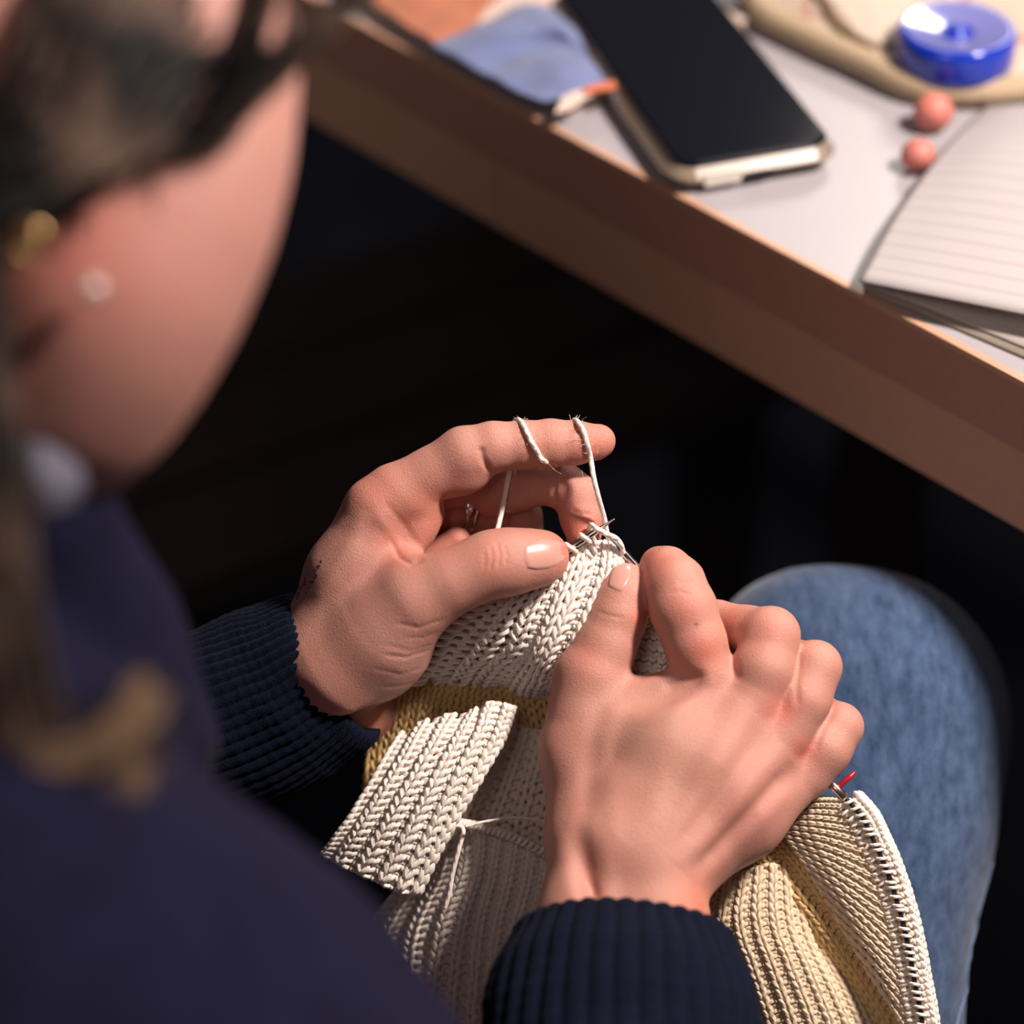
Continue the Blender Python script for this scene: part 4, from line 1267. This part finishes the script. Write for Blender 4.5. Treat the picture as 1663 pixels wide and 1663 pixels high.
smooth_box('corner_grip', plain('clear_grip', (0.7, 0.64, 0.58), rough=0.1, coat=1), phone, A, px_, py_, 0.010, 0.026, -0.0034, -0.0022, 0.0035, 0.0088, 0.0)

# ---- book under the swatches, along the table edge
b0 = T(908, 200); b1 = b0 - ex * 0.30
TAUPE = plain('taupe_board', (0.58, 0.46, 0.40), rough=0.7)
PAGE = plain('page_edge', (0.52, 0.41, 0.36), rough=0.8)
book = thing('book', 'flat taupe book under the orange and blue cloths, along the table edge', 'book', tuple(b0))
org = b0 + ey * 0.005; org[2] = TABLE_Z
smooth_box('cover', TAUPE, book, org, -ex, -ey, -0.0, 0.30, -0.11, 0.0, 0.0003, 0.0022, 0.0, 'taupe lower cover')
smooth_box('page_block', PAGE, book, org, -ex, -ey, 0.0006, 0.2994, -0.1094, -0.0006, 0.0022, 0.0065, 0.0)
smooth_box('cover', TAUPE, book, org, -ex, -ey, -0.0, 0.30, -0.11, 0.0, 0.0065, 0.0078, 0.0, 'taupe upper cover')
BH = 0.0079
def cloth(pxs, h0, nu, nv, thick, mat, name, wave=0.001, extra=None):
    """cloth piece: grid of (px,py,height above table) control points"""
    P = patch([[T(a, b, h0 + c) for a, b, c in r] for r in pxs], nu, nv)
    P[:, :, 2] += wave * (np.sin(P[:, :, 0] * 190) * np.cos(P[:, :, 1] * 160) + 1)
    V, f = sheet(P, thick)
    return V, f
def fabric_mat(name, c, n=0.1):
    return plain(name, c, rough=0.9, noise=n, nscale=150, bump=0.5, bscale=1500, sheen=0.2)
V, f = cloth([[(560, -40, 0), (680, -60, 0), (810, -80, 0)], [(600, 0, 0), (720, 0, 0.001), (815, -10, 0)], [(640, 30, 0), (710, 38, 0.001), (790, 14, 0)], [(690, 62, 0), (716, 72, 0), (775, 40, 0)]], BH, 24, 24, -0.0012, None, '')
tag(make('fabric_swatch', V, f, fabric_mat('orange_cloth', (0.42, 0.14, 0.07))), 'orange cloth swatch lying on the taupe book', 'fabric')
V, f = cloth([[(700, 74, 0.001), (775, 42, 0.003), (850, 10, 0.004), (905, 20, 0.004)], [(735, 96, 0.002), (810, 62, 0.008), (885, 42, 0.010), (940, 60, 0.005)], [(790, 124, 0.001), (850, 92, 0.002), (905, 74, 0.003), (955, 95, 0.004)], [(815, 140, 0.002), (880, 112, 0.007), (930, 96, 0.008), (975, 120, 0.004)], [(880, 168, 0.001), (920, 160, 0.002), (950, 150, 0.002), (990, 142, 0.001)]], BH, 30, 40, -0.0014, None, '')
tag(make('fabric_swatch', V, f, fabric_mat('light_blue_cloth', (0.145, 0.18, 0.34))), 'light blue crumpled cloth beside the phone', 'fabric')
V, f = cloth([[(900, 190, 0), (930, 176, 0), (960, 160, 0)], [(912, 160, 0.0008), (945, 150, 0.001), (975, 140, 0.001)]], BH + 0.0022, 10, 8, -0.0008, None, '')
tag(make('fabric_swatch', V, f, fabric_mat('cream_cloth', (0.66, 0.52, 0.46))), 'small cream cloth scrap at the corner of the light blue cloth', 'fabric')
V, f = cloth([[(948, 158, 0), (975, 152, 0), (1002, 146, 0)], [(946, 148, 0.0005), (970, 140, 0.0008), (996, 132, 0.0005)]], BH + 0.0034, 10, 8, -0.0008, None, '')
tag(make('fabric_swatch', V, f, fabric_mat('rust_cloth', (0.55, 0.14, 0.05))), 'tiny rust orange scrap between blue cloth and phone', 'fabric')

# ---- striped woven pouch
def pouch_mat():
    m, nt, b = new_mat('striped_weave'); L = nt.links
    uv = nt.nodes.new('ShaderNodeUVMap'); uv.uv_map = 'uv'
    sp = nt.nodes.new('ShaderNodeSeparateXYZ'); L.new(uv.outputs[0], sp.inputs[0])
    def stripes(sock, freq, width):
        a = nt.nodes.new('ShaderNodeMath'); a.operation = 'MULTIPLY'; a.inputs[1].default_value = freq; L.new(sock, a.inputs[0])
        c = nt.nodes.new('ShaderNodeMath'); c.operation = 'FRACT'; L.new(a.outputs[0], c.inputs[0])
        d = nt.nodes.new('ShaderNodeMath'); d.operation = 'LESS_THAN'; d.inputs[1].default_value = width; L.new(c.outputs[0], d.inputs[0])
        return d
    s1 = stripes(sp.outputs[0], 5, 0.10); s2 = stripes(sp.outputs[1], 4, 0.10)
    mx = nt.nodes.new('ShaderNodeMath'); mx.operation = 'MAXIMUM'; L.new(s1.outputs[0], mx.inputs[0]); L.new(s2.outputs[0], mx.inputs[1])
    c = nt.nodes.new('ShaderNodeMixRGB'); c.inputs[1].default_value = (0.52, 0.42, 0.33, 1); c.inputs[2].default_value = (0.40, 0.21, 0.17, 1)
    L.new(mx.outputs[0], c.inputs[0]); L.new(c.outputs[0], b.inputs['Base Color'])
    b.inputs['Roughness'].default_value = 0.9
    n = nt.nodes.new('ShaderNodeTexNoise'); n.inputs['Scale'].default_value = 900
    tc = nt.nodes.new('ShaderNodeTexCoord'); L.new(tc.outputs['Object'], n.inputs['Vector'])
    bp = nt.nodes.new('ShaderNodeBump'); bp.inputs['Strength'].default_value = 0.5; bp.inputs['Distance'].default_value = 0.001
    L.new(n.outputs['Fac'], bp.inputs['Height']); L.new(bp.outputs['Normal'], b.inputs['Normal'])
    return m
pouch = thing('pouch', 'beige striped woven cloth pouch under the blue tape measure', 'pouch', tuple(T(1500, 60)))
def sheet_uv(P, thick):
    V, f = sheet(P, thick); nv, nu = P.shape[:2]
    u, v = np.meshgrid(np.linspace(0, 1, nu), np.linspace(0, 1, nv))
    a = np.stack((u.ravel(), v.ravel()), 1)
    return V, f, np.vstack((a, a))
ctrl = [[(1180, -160, .004), (1330, -170, .008), (1500, -170, .010), (1680, -150, .010), (1850, -130, .006)],
        [(1205, -60, .004), (1340, -60, .012), (1500, -70, .012), (1680, -60, .012), (1860, -40, .008)],
        [(1225, 5, .003), (1330, 25, .012), (1480, 50, .012), (1660, 60, .012), (1860, 40, .008)],
        [(1250, 38, .002), (1345, 72, .010), (1470, 120, .011), (1640, 130, .010), (1860, 90, .006)],
        [(1262, 52, .0005), (1350, 98, .001), (1480, 150, .001), (1650, 160, .001), (1880, 120, .001)]]
P = patch([[T(a, b, c) for a, b, c in r] for r in ctrl], 60, 44)
P[:, :, 2] += 0.0016 * np.sin(P[:, :, 0] * 120 + P[:, :, 1] * 60) ** 2
V, f, uvv = sheet_uv(P, -0.001)
make('body_panel', V, f, pouch_mat(), pouch, uv=uvv)
CORD = plain('pouch_seam', (0.42, 0.32, 0.21), rough=0.9, bump=0.6, bscale=900)
pts = catmull([T(1215, -40, .010), T(1236, 14, .009), T(1300, 52, .008), T(1400, 98, .008), T(1500, 142, .007), T(1640, 146, .007), T(1760, 120, .007)], 60)
v_, f_, u_ = tube(pts, 0.0062, 10); make('hem', v_, f_, CORD, pouch)
pts = catmull([T(1280, -80, .016), T(1330, -10, .015), T(1360, 40, .014), T(1400, 66, .014), T(1420, 80, .013)], 40)
v_, f_, u_ = tube(pts, 0.0020, 8); make('drawstring', v_, f_, plain('brown_cord', (0.16, 0.10, 0.05), rough=0.9), pouch)
PK = patch([[T(1300, -60, .016), T(1400, -60, .018), T(1480, -70, .018)], [T(1345, 0, .015), T(1430, 10, .017), T(1480, 10, .017)], [T(1400, 66, .0145), T(1440, 70, .016), T(1480, 60, .016)]], 20, 20)
V, f, uvv = sheet_uv(PK, -0.001); make('flap', V, f, plain('flap_cloth', (0.56, 0.465, 0.385), rough=0.9, noise=0.1, nscale=200, bump=0.4), pouch)

# ---- blue tape measure: turned profile
def lathe(prof, c, n=64, axis_tilt=None):
    v = []; f = []
    for r, z in prof:
        for j in range(n):
            a = 2 * math.pi * j / n
            v.append((r * math.cos(a), r * math.sin(a), z))
    v = np.array(v)
    if axis_tilt is not None: v = v @ np.array(axis_tilt).T
    v = v + np.asarray(c)
    for i in range(len(prof) - 1):
        for j in range(n):
            f.append((i * n + j, i * n + (j + 1) % n, (i + 1) * n + (j + 1) % n, (i + 1) * n + j))
    return v, f
BLUE = plain('blue_plastic', (0.003, 0.03, 0.42), rough=0.15, coat=0.5, spec=0.5)
tc_ = T(1556, 34, 0.030); tc_[2] -= 0.020
R_ = 0.0258
tape = thing('tape_measure', 'round blue plastic tape measure with a pale top lying on the striped pouch', 'tape measure', tuple(tc_))
v, f = lathe([(0.0005, 0), (R_ * 0.9, 0), (R_ * 0.98, 0.0015), (R_, 0.005), (R_, 0.012), (R_ * 0.985, 0.0150), (R_ * 0.95, 0.0168), (R_ * 0.90, 0.0176), (R_ * 0.86, 0.0172)], tc_)
make('casing', v, f, BLUE, tape)
v, f = lathe([(R_ * 0.87, 0.0173), (R_ * 0.80, 0.0170), (R_ * 0.6, 0.0160), (R_ * 0.35, 0.0150), (R_ * 0.30, 0.0148)], tc_)
make('face', v, f, plain('blue_face', (0.17, 0.18, 0.46), rough=0.14, coat=1.0), tape)
v, f = lathe([(R_ * 0.30, 0.0149), (R_ * 0.24, 0.0142), (R_ * 0.2, 0.0136), (R_ * 0.19, 0.0160), (R_ * 0.14, 0.0172), (0.0003, 0.0174)], tc_)
make('button', v, f, BLUE, tape)

# ---- beads
PINK = plain('pink_bead', (0.56, 0.18, 0.145), rough=0.5, noise=0.12, nscale=300)
for px, py, r, lab in ((1516, 181, 0.0085, 'larger round coral pink bead beside the striped pouch'), (1491, 252, 0.0072, 'smaller coral pink bead nearer the table edge')):
    c = T(px, py, r); v, f = sphere(c, r, 14, (1, 1, 0.94))
    # bead with a drilled hole rim
    o = make('bead', v, f, PINK); tag(o, lab, 'bead', 'coral beads on the white table')
    t_, tf, tu = tube([c + r * 0.99 * ez * 0.9 + 0.0016 * np.array((math.cos(a), math.sin(a), 0)) for a in np.linspace(0, 2 * math.pi, 16, endpoint=False)], 0.0005, 6, closed=True)
    make('hole_rim', t_, tf, PINK, o)

# ---- open booklet
def lined_mat():
    m, nt, b = new_mat('lined_paper'); L = nt.links
    uv = nt.nodes.new('ShaderNodeUVMap'); uv.uv_map = 'uv'
    sp = nt.nodes.new('ShaderNodeSeparateXYZ'); L.new(uv.outputs[0], sp.inputs[0])
    a = nt.nodes.new('ShaderNodeMath'); a.operation = 'MULTIPLY'; a.inputs[1].default_value = 17; L.new(sp.outputs[1], a.inputs[0])
    c = nt.nodes.new('ShaderNodeMath'); c.operation = 'FRACT'; L.new(a.outputs[0], c.inputs[0])
    d = nt.nodes.new('ShaderNodeMath'); d.operation = 'LESS_THAN'; d.inputs[1].default_value = 0.22; L.new(c.outputs[0], d.inputs[0])
    mx = nt.nodes.new('ShaderNodeMixRGB'); mx.inputs[1].default_value = (0.40, 0.37, 0.375, 1); mx.inputs[2].default_value = (0.36, 0.325, 0.33, 1)
    L.new(d.outputs[0], mx.inputs[0]); L.new(mx.outputs[0], b.inputs['Base Color'])
    b.inputs['Roughness'].default_value = 0.75
    return m
bk = thing('notebook', 'open cream lined notebook at the table edge with its upper pages lifting', 'notebook', tuple(T(1395, 462)))
LINED = lined_mat()
P = patch([[T(1395, 455, .010), T(1480, 472, .012), T(1580, 492, .013), T(1720, 520, .014)],
           [T(1455, 345, .012), T(1550, 355, .016), T(1650, 370, .018), T(1780, 390, .018)],
           [T(1530, 245, .010), T(1610, 240, .016), T(1700, 250, .018), T(1830, 265, .018)],
           [T(1600, 172, .002), T(1680, 168, .008), T(1770, 175, .012), T(1880, 190, .012)]], 24, 24)
V, f, uvv = sheet_uv(P, 0.0008); make('page', V, f, LINED, bk, uv=uvv)
P = patch([[T(1400, 460, .004), T(1480, 487, .0035), T(1570, 523, .003), T(1720, 585, .003)],
           [T(1560, 330, .004), T(1640, 340, .005), T(1720, 360, .006), T(1850, 400, .006)],
           [T(1640, 200, .001), T(1720, 200, .003), T(1800, 210, .004), T(1900, 240, .004)]], 24, 16)
V, f, uvv = sheet_uv(P, 0.0016); make('page', V, f, plain('grey_page', (0.46, 0.41, 0.38), rough=0.8), bk, uv=uvv)
P = patch([[T(1402, 470, .0015), T(1480, 500, .0015), T(1570, 538, .0015), T(1720, 602, .0015)],
           [T(1560, 335, .0015), T(1640, 345, .0015), T(1720, 365, .0015), T(1850, 405, .0015)]], 20, 8)
V, f, uvv = sheet_uv(P, 0.0012); make('cover', V, f, plain('notebook_cover', (0.30, 0.25, 0.21), rough=0.7), bk, uv=uvv)

# ------------------------------------------------------------------ floor, walls, things in the dark
FLOOR = plain('dark_floor', (0.010, 0.011, 0.018), rough=0.9, spec=0.05, noise=0.3, nscale=8)
v, f = box_frame((0, 1.2, 0), (1, 0, 0), (0, 1, 0), ez, -3, 3, -3, 3, -0.05, 0.0)
o = make('floor', v, f, FLOOR, smooth=False); o['kind'] = 'structure'
# low dark bench under the table, a faint brown shape in the photograph
bn = thing('bench', 'dark brown wooden bench in the shadow under the table', 'bench', (-0.15, 1.5, 0))
DW = wood_mat('bench_wood', (0.028, 0.018, 0.018), (0.042, 0.026, 0.024))
bo = np.array((-0.05, 1.22, 0.0)); bx = np.array((0.86, 0.50, 0)); bx /= np.linalg.norm(bx); by = np.cross(ez, bx)
for y in (0.0, 0.085, 0.17):
    v, f = box_frame(bo, bx, by, ez, -0.45, 0.40, y, y + 0.075, 0.36, 0.385, 0.004); make('slat', v, f, DW, bn, smooth=False)
for x in (-0.40, 0.33):
    for y in (0.01, 0.19):
        v, f = box_frame(bo, bx, by, ez, x, x + 0.045, y, y + 0.045, 0.0, 0.36); make('leg', v, f, DW, bn, smooth=False)
